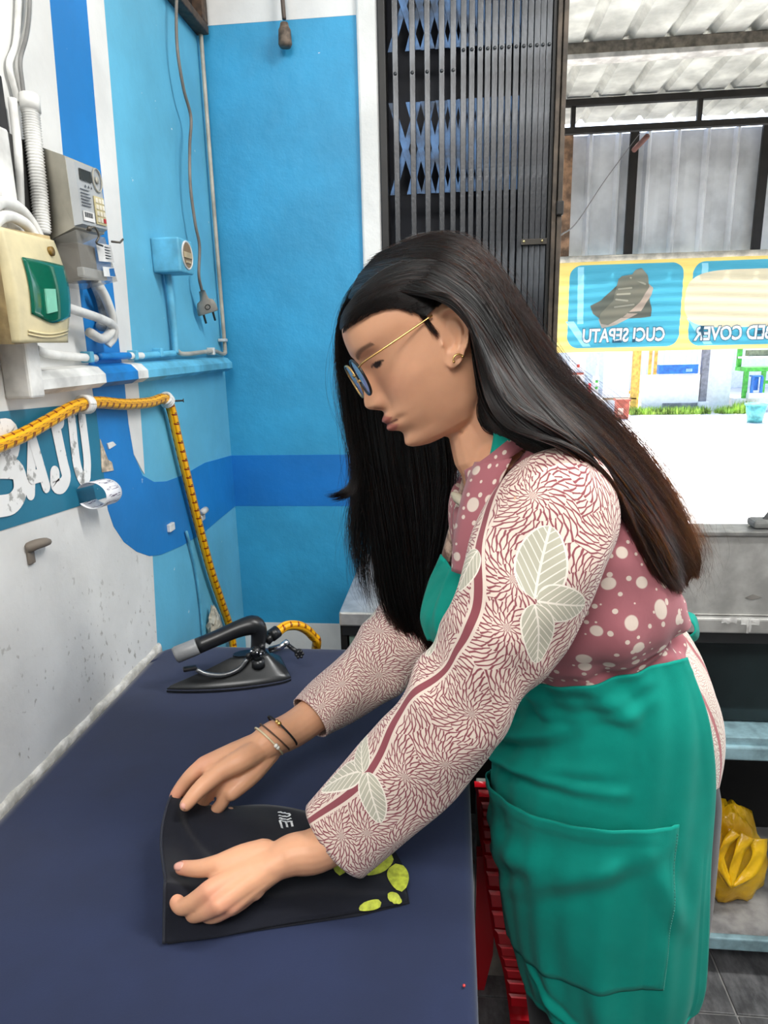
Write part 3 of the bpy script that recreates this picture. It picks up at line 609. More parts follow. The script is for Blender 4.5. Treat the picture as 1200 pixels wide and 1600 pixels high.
# ------------------------------------------------------------------ folding steel gate
gt = thing('folding_gate', 'black folding steel gate with blue crossed straps, drawn aside behind the woman', 'gate', (.04, 1.82, 0))
M_bar = Mat('black painted steel', .32, .2); n_ = M_bar.noise(30, 5, stretch=(1, 1, .25)); M_bar.color(M_bar.mix(n_.step(.4, .72), (40, 42, 46), (84, 88, 93))); M_bar.bump(M_bar.noise(120, 4), .5, .001); M_bar = M_bar.m
M_strap = plain('worn blue strap steel', (66, 106, 152), .45, .2, .3, 26, bump=.3)
BX = [-.1384, -.098, -.063, -.029, -.0021, .0218, .0412, .0606, .0778, .0941, .11, .1262, .1433, .1604, .1753, .1902, .2037, .2177]
g0 = G(); g0.box((-.0065, -.010, .03), (.0065, -.0072, 2.60), .001).box((-.0065, -.0072, .03), (-.004, .008, 2.60)).box((.004, -.0072, .03), (.0065, .008, 2.60))
b0 = g0.build('bar', M_bar, gt)
for i, x in enumerate(BX):
    o = b0 if i == 0 else b0.copy()
    if i: COL.objects.link(o)
    o.location = (x, 1.815, 0)
M_riv = plain('steel rivet', (58, 60, 62), .35, .5)
gr = G(); gr.ball((0, -.0105, 0), .0042, 8, (1, .6, 1)); r0 = None
ZS = [(2.30, 2.115), (2.005, 1.80), (1.40, 1.20)]
for i, x in enumerate(BX):
    for z in (2.10 if i > 4 else 2.06,):
        if r0 is None: r0 = gr.build('rivet', M_riv, gt, True); o = r0
        else: o = r0.copy(); COL.objects.link(o)
        o.location = (x, 1.815, z)
for zt, zb in ZS:
    for i in range(len(BX) - 1):
        w_ = BX[i + 1] - BX[i]
        for k, (xa, xb) in enumerate(((BX[i] - .3 * w_, BX[i + 1] + .3 * w_), (BX[i + 1] + .3 * w_, BX[i] - .3 * w_))):
            a = np.array((xa, 1.826 + .004 * k, zt)); b = np.array((xb, 1.826 + .004 * k, zb)); hw = np.array((.0075, 0, 0))
            g = G(); g.poly([a - hw, a + hw, b + hw, b - hw], (0, .003, 0)); g.build('strap', M_strap, gt)
M_fr = plain('weathered steel frame', (78, 68, 58), .55, .3, .22, 20, bump=.3); M_frd = plain('black frame edge', (30, 29, 28), .5, .2)
G().box((-.178, 1.795, 0), (-.160, 1.86, 2.62), .002).build('left_channel', M_frd, gt)
G().box((.2255, 1.80, 0), (.2335, 1.85, 2.62), .001).build('lead_bar', M_frd, gt)
G().box((.234, 1.79, 0), (.245, 1.86, 2.62), .0015).build('lead_post', M_fr, gt); G().box((.2465, 1.785, 0), (.2575, 1.86, 2.62), .0015).build('lead_post', M_fr, gt)
a = (0.1964,1.8,1.6752); g = G(); g.box((a[0] - .033, 1.797, a[2] - .008), (a[0] + .030, 1.801, a[2] + .006), .001); lt = g.build('latch_bar', plain('latch steel', (66, 62, 56), .4, .5), gt)
g = G()
for dx in (-.026, .018): g.ball((a[0] + dx, 1.7965, a[2]), .0035, 8, (1, .5, 1))
g.build('bolt', plain('brass bolt', (190, 176, 130), .3, .8), lt, True)
a = (0.2483,1.795,1.7449); G().box((a[0] - .005, 1.775, a[2] - .016), (a[0] + .012, 1.80, a[2] + .016), .003).build('lock_lug', M_frd, gt)
dp = struct(G().box((-.178, 1.93, 0), (.26, 1.95, 2.62)).build('door_1', plain('dark blue door leaf', (10, 18, 36), .6)))
struct(G().box((-.19, 1.862, 2.62), (3.0, 2.0, 2.75)).build('trim_4', M_frd))
# ------------------------------------------------------------------ steel counter
ct = thing('steel_counter', 'long stainless counter with pale blue shelves behind the woman', 'counter', (.7, 1.5, 0))
M_pale = plain('pale blue painted steel', (138, 172, 182), .5, var=.14, scale=24, bump=.2)
M_stl = plain('dull stainless', (196, 196, 193), .38, .55, .08, 20, bump=.15)
ms = Mat('dark smoked glass', .12); nn = ms.noise(3, 3); ms.color(ms.mix(nn.step(.3, .7), (20, 30, 32), (44, 58, 60))); ms = ms.m
x0, x1 = -.240, 1.7
G().box((x0, 1.322, .861), (x1, 1.735, .893), .004).build('worktop', M_stl, ct)
G().box((x0 + .004, 1.33, .836), (x1, 1.36, .861), .002).build('top_rail', plain('black rail', (38, 40, 42), .4), ct)
G().box((x0 + .05, 1.395, .626), (x1, 1.402, .836)).build('front_glass', ms, ct)
G().box((x0 + .018, 1.338, .64), (x0 + .072, 1.344, .836)).build('corner_glass', plain('pale green glass', (148, 176, 164), .12), ct)
G().box((x0, 1.332, .03), (x0 + .014, 1.352, .861), .002).build('leg', M_frd, ct); G().box((x0 + .074, 1.334, .63), (x0 + .088, 1.352, .836), .001).build('mullion', M_frd, ct)
G().box((x0, 1.70, .0), (x0 + .02, 1.72, .861), .002).build('leg', M_frd, ct); G().box((x1 - .02, 1.332, 0), (x1, 1.352, .861), .002).build('leg', M_frd, ct); G().box((x1 - .02, 1.70, .0), (x1, 1.72, .861), .002).build('leg', M_frd, ct)
G().box((x0, 1.335, .602), (x1, 1.72, .622), .002).build('middle_shelf', M_pale, ct); G().box((x0, 1.326, .572), (x1, 1.345, .604), .004).build('shelf_rail', M_pale, ct)
mb_ = Mat('stained grey shelf', .55); k = mb_.noise(14, 6); c = mb_.mix(k.step(.35, .7), (112, 112, 114), (168, 168, 168)); c = mb_.mix((mb_.noise(11, 3) > .66) * .6, c, (110, 62, 60)); mb_.color(c); mb_.bump(k, .2, .002)
G().box((x0, 1.335, .098), (x1, 1.72, .112), .002).build('bottom_shelf', mb_.m, ct); G().box((x0, 1.326, .085), (x1, 1.342, .117), .003).build('shelf_rail', M_pale, ct)
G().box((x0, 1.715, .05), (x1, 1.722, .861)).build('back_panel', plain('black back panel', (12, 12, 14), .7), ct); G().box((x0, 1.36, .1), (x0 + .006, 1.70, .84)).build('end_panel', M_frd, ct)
bx = thing('steel_upstand', 'dull stainless upstand panel with taped foot standing on the long counter', 'metal panel', (.9, 1.5, .893))
G().box((.10, 1.335, .894), (1.66, 1.385, 1.062), .004).build('body', M_stl, bx); G().box((.095, 1.328, 1.062), (1.665, 1.392, 1.071), .002).build('rim', M_steel, bx)
m = Mat('clear tape scraps', .15); m.color((224, 224, 222)); m.b.inputs['Alpha'].default_value = .55
for q, (cx, wd, hg) in enumerate(((.545, .03, .010), (.585, .035, .012), (.583, .008, .030), (.64, .03, .008))):
    V = []; r3 = random.Random(q)
    for i in range(6):
        for j in range(4): V.append((cx - wd / 2 + wd * i / 5 + .002 * r3.uniform(-1, 1), 1.318 - .004 * r3.random(), .897 - hg * j / 3 + .003 * r3.uniform(-1, 1)))
    mk('tape_scrap', V, gridfaces(6, 4), m.m, bx)
g = G(); g.poly([(.578, 1.3345, .934), (.592, 1.3345, .941), (.610, 1.3345, .935), (.592, 1.3345, .929)], (0, -.0006, 0)); g.build('dent_mark', plain('grey mark', (120, 118, 114), .6), bx)
gc = thing('grey_bracket', 'grey bracket on the stainless upstand at the right edge', 'bracket', (.60, 1.36, 1.071)); G().box((.585, 1.345, 1.072), (.625, 1.385, 1.088), .006).build('foot', plain('grey rubber', (120, 122, 120), .6), gc); g = G(); g.tube([(.615, 1.365, 1.085), (.65, 1.365, 1.14)], .008, 8); g.build('arm', plain('grey arm', (140, 140, 140), .5), gc, True)
# ------------------------------------------------------------------ yellow bag on the bottom shelf
yb = thing('yellow_plastic_bag', 'crumpled yellow plastic bag on the bottom shelf of the counter', 'plastic bag', (.66, 1.46, .113))
mbag = Mat('thin yellow plastic', .28); kk = mbag.noise(9, 4); mbag.color(mbag.mix(kk.step(.3, .7), (206, 150, 8), (242, 196, 30))); mbag.bump(mbag.noise(26, 4), .8, .006); mbag.set(Subsurface_Weight=.15, Subsurface_Radius=(.02, .012, .002)); mbag = mbag.m
V = []; r4 = random.Random(5); nA, nB = 18, 26; ca = np.array((0.6739,1.47,0.3028))
rows = spline([.004, .050, .066, .072, .070, .062, .050, .034, .012], nA); zz = spline([.118, .120, .145, .19, .24, .285, .32, .345, .355], nA)
for i in range(nA):
    for j in range(nB):
        a = 2 * PI * j / nB; r_ = rows[i] * (1 + .10 * math.sin(3 * a + i * .5) + .07 * math.sin(7 * a - i * .9) + .05 * r4.uniform(-1, 1))
        V.append((.655 + r_ * math.cos(a) + .02 * math.sin(zz[i] * 9), 1.475 + r_ * .8 * math.sin(a), zz[i] + .01 * math.sin(5 * a + i)))
mk('pouch', V, gridfaces(nA, nB, True) + [tuple(range(nB))[::-1], tuple(range((nA - 1) * nB, nA * nB))], mbag, yb)
def ribbon(P, w_, wd=(1, 0, 0), n=26):
    P = spline(P, n); w_ = spline(w_, n); T, N, B = frames(P); V = []
    for i in range(n):
        d = np.array(wd) - T[i] * (T[i] @ np.array(wd)); d /= np.linalg.norm(d)
        q = np.cross(T[i], d)
        for s in (-1, -.5, 0, .5, 1): V.append(P[i] + d * w_[i] * s + q * .003 * math.sin(i * .35 + s * 2.2))
    return V, gridfaces(n, 5)
for P, wd_ in (([(0.6054,1.415,0.3257), (0.6078,1.395,0.2819), (0.6227,1.385,0.2341), (0.6379,1.375,0.2128)], [.014, .012, .010, .006]),
               ([(0.6435,1.4,0.3401), (0.62,1.39,0.3127), (0.6086,1.385,0.2646), (0.6349,1.375,0.2143)], [.010, .010, .007, .005]),
               ([(0.6972,1.41,0.3179), (0.697,1.395,0.2875), (0.675,1.385,0.2446), (0.6406,1.375,0.213)], [.020, .016, .012, .005]),
               ([(0.6741,1.41,0.3251), (0.6545,1.395,0.2934), (0.6409,1.385,0.2493), (0.6391,1.375,0.2146)], [.016, .012, .009, .005]),
               ([(0.6096,1.4,0.2515), (0.5878,1.385,0.2458), (0.5738,1.38,0.2563)], [.010, .007, .003])):
    V, Fc = ribbon(P, wd_); solid(mk('handle', V, Fc, mbag, yb), .0012)
# ------------------------------------------------------------------ red plastic chair
def V_(*a): return np.array(a, float)
rcH = thing('red_plastic_chair', 'red woven-pattern plastic chair standing between table and green apron', 'chair', (.25, 1.15, 0))
m = Mat('red plastic', .3); m.color((206, 18, 34)); m.set(Coat_Weight=.2); M_redp = m.m
bk = spline([(.132, .16), (.126, .27), (.110, .36), (.090, .50), (.076, .60), (.066, .655)], 34)            # side view of the back, x and z
def wid(t): return .020 + .014 * math.sin(PI * min(1, t * 1.1))
ys = np.linspace(1.075, 1.275, 10); V = [(p[0] + .012 - .012 * math.sin(PI * j / 9), y, p[1] * (1 - .20 * j / 9) + .012 * math.sin(PI * j / 9)) for p in bk[12:] for j, y in enumerate(ys)]
solid(mk('backrest', V, gridfaces(22, 10), M_redp, rcH), .006)
for y0, y1 in ((1.060, 1.080), (1.268, 1.288)):
    V = []
    for i, p in enumerate(bk):
        w_ = wid(i / 33); z_ = p[1] * (.80 if y0 > 1.2 else 1); V += [(p[0] - w_, y0, z_), (p[0] + w_, y0, z_), (p[0] + w_, y1, z_), (p[0] - w_, y1, z_)]
    mk('back_post', V, gridfaces(34, 4, True) + [(0, 1, 2, 3), (132, 135, 134, 133)], M_redp, rcH)
for i in range(3, 33, 2):                                                       # raised weave strips on the near post, ribs lower down
    for k in (0, 1):
        p, q = bk[i], bk[min(33, i + 2)]; w_ = wid(i / 33); c = np.array((p[0] + (-.5 + k) * w_ * .95, 1.0585, p[1] + (.006 if k else 0))); d = np.array((q[0] - p[0], 0, q[1] - p[1])) * .42; e_ = np.array((w_ * .42, 0, 0)); g = G()
        if i < 15 and k: continue
        if i < 15: c[0] = p[0]; e_ = np.array((w_ * .9, 0, 0))
        g.add([c - d - e_, c - d + e_, c + d + e_, c + d - e_, c - d * .7 - e_ * .8 + V_(0, -.005, 0), c - d * .7 + e_ * .8 + V_(0, -.005, 0), c + d * .7 + e_ * .8 + V_(0, -.005, 0), c + d * .7 - e_ * .8 + V_(0, -.005, 0)], [(4, 5, 6, 7), (0, 1, 5, 4), (1, 2, 6, 5), (2, 3, 7, 6), (3, 0, 4, 7)])
        g.build('weave_strip', M_redp, rcH)
G().box((.10, 1.065, .315), (.44, 1.288, .338), .008).build('seat', M_redp, rcH); G().box((.125, 1.07, .25), (.43, 1.082, .316), .004).build('seat_skirt', M_redp, rcH)
g = G(); g.poly([(.052, 1.258, .36), (.098, 1.258, .36), (.090, 1.258, .10), (.072, 1.258, 0), (.050, 1.258, 0)], (0, .03, 0)); g.build('leg', M_redp, rcH)
g = G(); g.poly([(.112, 1.065, .17), (.150, 1.065, .17), (.150, 1.065, 0), (.118, 1.065, 0)], (0, .03, 0)); g.build('leg', M_redp, rcH)
for y in (1.065, 1.258): g = G(); g.poly([(.39, y, .32), (.435, y, .32), (.46, y, 0), (.425, y, 0)], (0, .03, 0)); g.build('leg', M_redp, rcH)
# grey carton seen between table and chair
gb = thing('grey_carton', 'grey card panel with black marks standing behind the red chair', 'card panel', (.09, 1.305, 0))
G().box((.050, 1.296, 0), (.120, 1.314, .515), .003).build('panel', plain('grey card', (150, 150, 142), .7), gb)
G().box((.074, 1.2952, .452), (.084, 1.2965, .470)).build('black_mark', M_dark, gb); G().box((.074, 1.2952, .482), (.084, 1.2965, .494)).build('black_mark', M_dark, gb)
# ------------------------------------------------------------------ carport outside
M_zinc = plain('galvanised sheet', (204, 204, 196), .55, .15, .12, 5, bump=.25, bscale=40)
M_zincw = plain('bright galvanised sheet', (214, 215, 217), .45, .2, .08, 4, bump=.15)
def corrugate(pitch, n, hgt, w_):                        # rib profile along one axis: list of (a, h)
    P = []
    for i in range(n): a = i * pitch; P += [(a, 0), (a + .35 * w_, hgt), (a + .65 * w_, hgt), (a + w_, 0), (a + w_ + .3 * (pitch - w_), .002), (a + w_ + .5 * (pitch - w_), 0)]
    return P + [(n * pitch + .01, 0)]
def roof_sheet(y0, y1, z0, z1, x_0, n, parent, sk):
    P = corrugate(.2, n, .026, .06); V = []
    for y, z in ((y0, z0), (y1, z1)): V += [(x_0 + a, y, z + h) for a, h in P]
    return solid(mk('roof_sheet', [(v[0], v[1], v[2] + .002 * (round(x_0 * 10) % 16 > 7)) for v in V], gridfaces(2, len(P)), M_zinc, parent, False), .001)
rf = thing('carport_roof', 'white ribbed zinc carport roof outside the opening', 'roof', (1.5, 3.6, 2.9))
for i in range(5): roof_sheet(1.95, 5.38, 2.945, 2.905, -.55 + i * .8, 4, rf, 0)
M_beam = plain('weathered beam', (138, 128, 116), .6, var=.2, scale=20, bump=.2); M_blk = plain('black steel truss', (34, 30, 28), .5, .3)
G().box((-.7, 4.05, 2.862), (3.6, 4.10, 2.922), .004).build('beam', M_beam, rf); G().box((-.7, 4.03, 2.838), (3.6, 4.12, 2.862), .003).build('beam_flange', plain('light beam flange', (206, 202, 196), .5), rf)
ts_ = thing('steel_truss', 'black steel ladder truss under the zinc carport roof', 'truss', (1.5, 4.85, 2.8))
G().box((-.7, 4.83, 2.858), (3.6, 4.87, 2.898), .003).build('top_chord', M_blk, ts_); G().box((-.7, 4.83, 2.700), (3.6, 4.87, 2.738), .003).build('bottom_chord', M_blk, ts_)
for i in range(6): x = (0.7419,4.85,2.7892)[0] - .76 + .765 * i; G().box((x - .014, 4.835, 2.738), (x + .014, 4.865, 2.858)).build('web', M_blk, ts_)
fc = thing('fascia_sheeting', 'grey corrugated zinc sheeting hanging behind the carport truss', 'wall sheeting', (1.5, 5.45, 2.0))
for i in range(5):
    P = corrugate(.2, 4, .036, .05); x_0 = -.26 + i * .8; V = [(x_0 + a, 5.45 - h, z) for z in (2.02, 2.40, 2.845) for a, h in P]
    solid(mk('sheet', [(v[0], v[1] + .002 * (i % 2), v[2]) for v in V], gridfaces(3, len(P)), M_zincw, fc, False), .001)
for x, mt in (((0.8072,5.38,2.4663)[0], plain('rusty post', (160, 124, 96), .7, .2, .25)), ((1.2573,5.38,2.4471)[0], M_blk), ((2.1393,5.38,2.4096)[0], M_blk)): G().box((x - .03, 5.375, 1.99), (x + .03, 5.405, 2.86), .003).build('post', mt, fc)
a = np.array((1.2418,5.33,2.7045)); b = np.array((1.2979,5.2,2.7598)); g = G(); g.tube([a, b], .018, 6); g.build('brace', plain('rusty brace', (112, 74, 66), .7), fc, True)
cable('drooping_wire', 'thin drooping wire from the gate post up to the black truss', [(.262, 1.84, 1.69), (.45, 2.7, 1.86), (.80, 4.0, 2.26), (1.17, 4.83, 2.70)], .0022, plain('dark wire', (90, 88, 86), .5), 'wire', 24)
# ------------------------------------------------------------------ banner seen from behind
def trans(name, c, k=.55):
    m = Mat(name, .7); t = m.t; m.color(c); o = t.nodes['Material Output']; tr = t.nodes.new('ShaderNodeBsdfTranslucent'); mx = t.nodes.new('ShaderNodeMixShader')
    tr.inputs[0].default_value = lin(c); mx.inputs[0].default_value = k; t.links.new(m.b.outputs[0], mx.inputs[1]); t.links.new(tr.outputs[0], mx.inputs[2]); t.links.new(mx.outputs[0], o.inputs[0]); return m.m
bn = thing('laundry_banner', 'translucent blue and yellow banner seen from behind, reversed shoe and bed cover panels', 'banner', (2, 5.35, 1.34))
def rip(x, z): return .004 * math.sin(z * 95 + 2 * math.sin(x * 3)) + .003 * math.sin(z * 41 + x * 5) + .004 * math.sin(x * 2.3)
def sheet(name, outline_fn, mat, d, x0_, x1_, z0_, z1_, nx_, nz_):
    V = [(x, 5.35 - d + rip(x, z), z) for z in np.linspace(z0_, z1_, nz_) for x in np.linspace(x0_, x1_, nx_)]
    return mk(name, V, gridfaces(nz_, nx_), mat, bn)
PX = [(.845, 1.648), (1.712, 2.53), (2.59, 3.4)]
def banner_mat():
    m = Mat('printed translucent banner', .7); x, y, z = m.sep(m.obj()); c = (244, 214, 112); col = None
    def rr(a, b, c0, d, r): 
        qx = (abs(x - (a + b) / 2) - ((b - a) / 2 - r)).max(0.); qz = (abs(z - (c0 + d) / 2) - ((d - c0) / 2 - r)).max(0.); return (qx * qx + qz * qz).sqrt() < r
    col = m.mix(rr(*PX[0], 1.375, 1.962, .085).max(rr(*PX[1], 1.375, 1.962, .085)).max(rr(*PX[2], 1.375, 1.962, .085)), (228, 202, 116), (70, 154, 176))
    for a, b in PX[:2]:
        k = (abs(x - (a + .085) + (z - 1.75) * .03) < .022) * (z > 1.55) * (z < 1.95); k = k.max((abs(x - (a + .085) + (z - 1.47) * .72) < .03) * (z > 1.385) * (z < 1.57)); col = m.mix(k, col, (138, 196, 212))
    cu = (x - 2.09) / .42; cz = (z - 1.70) / .20; k = ((cu * cu) * (cu * cu) + cz * cz * abs(cz)) < 1.; col = m.mix(k, col, (200, 190, 160))
    m.color(col); t = m.t; o = t.nodes['Material Output']; tr = t.nodes.new('ShaderNodeBsdfTranslucent'); mx = t.nodes.new('ShaderNodeMixShader'); mx.inputs[0].default_value = .25
    t.links.new(col, tr.inputs[0]); t.links.new(m.b.outputs[0], mx.inputs[1]); t.links.new(tr.outputs[0], mx.inputs[2]); t.links.new(mx.outputs[0], o.inputs[0]); m.bump(m.noise(30, 3, stretch=(.25, 1, 2.2)), .5, .01); return m.m
sheet('banner_cloth', None, banner_mat(), 0, .40, 3.75, 1.345, 1.985, 90, 60)
def shape(name, P, mat, d, par=bn):                       # flat print following the ripples: fan of thin rows
    P = np.array(P); zs = np.linspace(P[:, 1].min() + 1e-4, P[:, 1].max() - 1e-4, 40); V = []; q = len(P)
    for z in zs:
        xs = []
        for i in range(q):
            a, b = P[i], P[(i + 1) % q]
            if (a[1] - z) * (b[1] - z) < 0: xs.append(a[0] + (b[0] - a[0]) * (z - a[1]) / (b[1] - a[1]))
        lo, hi = (min(xs), max(xs)) if xs else (V[-2][0], V[-1][0])
        for x in np.linspace(lo, hi, 14): V.append((x, 5.35 - d + rip(x, z), z))
    return mk(name, V, gridfaces(40, 14), mat, par)
M_wh = trans('banner white', (250, 250, 248), .06); M_out = trans('banner dark outline', (40, 92, 116), .1)
M_shoe = trans('printed shoe', (150, 146, 128), .2); M_shoe2 = trans('printed second shoe', (124, 122, 108), .2); M_sole = trans('printed sole', (222, 198, 178), .2); M_line = trans('printed shoe line', (206, 200, 178), .2)
def zs_(P): return [(1.0939,5.35,1.4831)[0:1] for _ in P]
K = lambda *pts: [(p[0], p[2]) for p in pts]
shape('printed_shoe', K((1.001,5.35,1.677), (1.0727,5.35,1.7111), (1.1898,5.35,1.8194), (1.2777,5.35,1.861), (1.4039,5.35,1.7907), (1.4418,5.35,1.6333), (1.4361,5.35,1.5839), (1.0891,5.35,1.5748), (1.0221,5.35,1.6221)), M_shoe2, .0055)  # second shoe of the print, in a darker tone
shape('printed_sole', K((1.0607,5.35,1.5892), (1.0922,5.35,1.5153), (1.1925,5.35,1.5356), (1.3609,5.35,1.622), (1.434,5.35,1.7454), (1.4399,5.35,1.7896), (1.3919,5.35,1.8353), (1.1786,5.35,1.6179)), M_sole, .0065)
shape('printed_shoe', K((1.0706,5.35,1.5753), (1.0774,5.35,1.6206), (1.1643,5.35,1.7085), (1.192,5.35,1.8593), (1.2266,5.35,1.8847), (1.2814,5.35,1.8741), (1.3056,5.35,1.9173), (1.3497,5.35,1.929), (1.3978,5.35,1.8792), (1.4123,5.35,1.7993), (1.3561,5.35,1.6941), (1.2484,5.35,1.5979), (1.1372,5.35,1.537), (1.091,5.35,1.5382)), M_shoe, .0075)
for a, b in (((1.1961,5.35,1.7881), (1.2864,5.35,1.7943)), ((1.1891,5.35,1.7526), (1.2798,5.35,1.7544)), ((1.182,5.35,1.717), (1.2646,5.35,1.7056)), ((1.2774,5.35,1.8654), (1.384,5.35,1.8179)), ((1.176,5.35,1.6631), (1.3119,5.35,1.6774))):
    V, Fc = capsule2d([(a[0], a[2]), (b[0], b[2])], .006, 4); mk('printed_lace', [(v[0], 5.35 - .0095 + rip(*v), v[1]) for v in V], Fc, M_line, bn)
def mtext(s, size, cx, cz, sq):
    for nm, bd, mt, d in (('lettering_outline', .009, M_out, .0075), ('lettering', .004, M_wh, .009)):
        V, Fc = text_mesh(s, size, 0, bd, sq); mk(nm, [(cx - v[0], 5.35 - d + rip(cx - v[0], cz + v[1]), cz + v[1]) for v in V], Fc, mt, bn, False)
mtext('CUCI SEPATU', .135, 1.25, 1.458, .72); mtext('BED COVER', .135, 2.03, 1.455, .76)
G().tube([(.40, 5.36, 2.005), (3.75, 5.36, 2.005)], .024, 8).build('top_rail', plain('pale rail', (204, 196, 180), .6), bn, True)
# ------------------------------------------------------------------ street
M_road = plain('sunlit concrete', (216, 214, 208), .9, var=.04, scale=2)
struct(G().box((-6, 2.0, -.1), (30, 45, -.004)).build('street_ground', M_road))
M_wwall = plain('white street wall', (232, 232, 230), .8, var=.03)
sw = struct(G().box((-4, 20.5, 0), (24, 20.8, 5)).build('street_facade', M_wwall))
def simple(nm, lab, cat, parts):
    t = thing(nm, lab, cat, parts[0][1]); 
    for n_, a, b, mt in parts: G().box(a, b, .008).build(n_, mt, t)
    return t
GRE, BLU, YEL, ORG = plain('kiosk green', (74, 178, 62), .5), plain('bright blue', (32, 110, 196), .4), plain('ochre picket', (226, 178, 82), .6), plain('terracotta', (178, 92, 74), .7)
simple('low_white_wall', 'low white wall across the street under the blue tank', 'wall', [('wall', (3.70, 14, 0), (4.78, 14.2, .72), M_wwall), ('plinth', (4.10, 13.97, 0), (4.78, 14.0, .18), plain('grey plinth', (150, 150, 152), .8))])
simple('blue_tank', 'long blue tank lying on the low white wall across the street', 'tank', [('body', (4.0, 14.02, .74), (4.74, 14.18, .92), BLU), ('cap', (4.5, 14.0, .78), (4.62, 14.02, .84), plain('pale tank label', (150, 190, 230), .5))])
pf = thing('picket_fence', 'row of white and ochre pickets behind the low white wall', 'fence', (3.9, 14.9, 0)); G().box((3.45, 15.0, .3), (5.1, 15.03, .36)).build('rail', YEL, pf)
for i in range(15): x = 3.5 + .11 * i; G().box((x, 14.95, 0), (x + .06, 15.0, 1.9), .004).build('picket', YEL if i in (0, 1, 3, 5, 6) else M_wwall, pf)
simple('grey_post', 'grey post right of the blue tank across the street', 'post', [('post', (4.80, 14.0, 0), (4.93, 14.12, 2.4), plain('grey post', (128, 128, 134), .7)), ('base', (4.76, 13.95, 0), (4.97, 14.16, .2), M_wwall)])
simple('hoarding_board', 'tall plain white panel between the grey post and green kiosk', 'panel', [('panel', (4.98, 14.3, 0), (5.48, 14.4, 2.4), M_wwall), ('foot', (4.98, 14.25, 0), (5.48, 14.3, .12), M_wwall)])
simple('white_gate_panel', 'white door panel with an ochre side post left of the pickets', 'door panel', [('panel', (2.95, 14.0, 0), (3.45, 14.05, 1.6), M_wwall), ('side_post', (3.49, 13.98, 0), (3.60, 14.08, 1.6), YEL), ('bottom_edge', (2.95, 13.98, .26), (3.6, 14.06, .30), plain('brown edge', (168, 140, 104), .7))])
kk_ = simple('green_kiosk', 'green kiosk table with shelf at the right edge across the street', 'kiosk', [('top', (5.60, 14.0, .76), (7.4, 14.5, .84), GRE), ('leg', (5.60, 14.0, 0.25), (5.68, 14.08, .76), GRE), ('leg', (5.93, 14.0, .25), (6.0, 14.08, .76), GRE), ('upright', (5.60, 14.4, .84), (5.68, 14.48, 1.9), GRE), ('shelf', (5.6, 14.2, 1.0), (7.4, 14.5, 1.04), M_wwall), ('low_rail', (6.0, 14.05, .52), (7.4, 14.12, .58), GRE), ('goods', (5.75, 14.3, 1.04), (7.3, 14.46, 1.16), plain('grey green goods', (120, 128, 100), .7)), ('base', (5.5, 14.0, .0), (7.4, 14.5, .25), M_wwall)])  # goods in one plain grey-green tone
simple('blue_stool', 'small blue plastic stool under the green kiosk table', 'stool', [('seat', (5.71, 13.9, .66), (5.90, 14.06, .69), BLU), ('leg', (5.70, 13.9, .36), (5.75, 13.94, .66), BLU), ('leg', (5.87, 13.9, .36), (5.92, 13.94, .66), BLU), ('back_panel', (5.74, 14.02, .40), (5.88, 14.05, .66), BLU), ('base_block', (5.66, 13.88, .25), (5.95, 14.0, .36), M_wwall)])
def pot(nm, lab, x, y, r0_, r1_, h, mt, mt2=None):
    t = thing(nm, lab, 'pot', (x, y, 0)); g = G(); g.tube([(x, y, 0), (x, y, h)], [r0_, r1_], 16); g.build('bowl', mt, t, True); g = G(); g.tube([(x + r1_ * math.cos(a), y + r1_ * math.sin(a), h) for a in np.linspace(0, 2 * PI, 24)], .02, 6, False); g.build('rim', mt, t, True); return t
pot('teal_pot', 'teal bucket on the bright street at the right edge', 5.12, 12.2, .12, .165, .30, plain('teal bucket', (110, 190, 188), .5))
tp = simple('terracotta_planter', 'square terracotta planter beside the hair on the bright street', 'planter', [('body', (2.98, 12.9, 0), (3.20, 13.1, .32), ORG), ('rim', (2.96, 12.88, .32), (3.22, 13.12, .36), ORG), ('emblem', (3.0, 12.89, .08), (3.10, 12.9, .2), plain('pale emblem', (220, 180, 160), .7))])
simple('orange_shelf', 'small orange wall shelf on the white facade left of the door panel', 'shelf', [('shelf', (2.34, 14.0, .76), (2.56, 14.12, .80), ORG), ('jar', (2.43, 14.02, .90), (2.48, 14.07, .96), plain('red jar', (208, 66, 44), .5)), ('back_board', (2.30, 14.1, 0), (2.60, 14.13, 1.3), M_wwall)])
simple('sign_stand', 'small white stand with green dots and a red blue bottle', 'stand', [('board', (2.66, 13.6, 0), (2.78, 13.62, .75), M_wwall), ('green_dot', (2.71, 13.58, .62), (2.76, 13.6, .67), GRE), ('green_dot', (2.71, 13.58, .50), (2.76, 13.6, .55), GRE), ('bottle', (2.58, 13.55, .42), (2.63, 13.6, .62), plain('red bottle', (200, 50, 60), .4))])
cp2 = thing('canopy_posts', 'thin pale grey posts of the house front across the street', 'posts', (2.9, 14.2, 0))
for x in (2.05, 2.22, 2.84): G().box((x, 14.2, 0), (x + .04, 14.24, 2.2)).build('post', plain('pale grey post', (196, 198, 200), .7), cp2)
gg = random.Random(8); V = []; Fc = []
for i in range(2600):
    q = gg.random(); x = 3.4 + 1.5 * q if gg.random() < .62 else 5.0 + .85 * gg.random() ** .7; y = 13.55 + .35 * gg.random(); h = (.05 + .12 * gg.random()) * (1.5 if 5.35 < x < 5.75 else 1); a = gg.uniform(0, 6.28); l = .05 * gg.uniform(-1, 1); b = len(V)
    V += [(x - .012 * math.cos(a), y - .012 * math.sin(a), 0), (x + .012 * math.cos(a), y + .012 * math.sin(a), 0), (x + l, y + .4 * l, h)]; Fc.append((b, b + 1, b + 2))
go = mk('grass', V, Fc, plain('sunlit grass', (176, 208, 90), .7, var=.3, scale=6), None, False); go['kind'] = 'stuff'; tag(go, 'tufts of bright green grass along the wall across the street', 'grass')

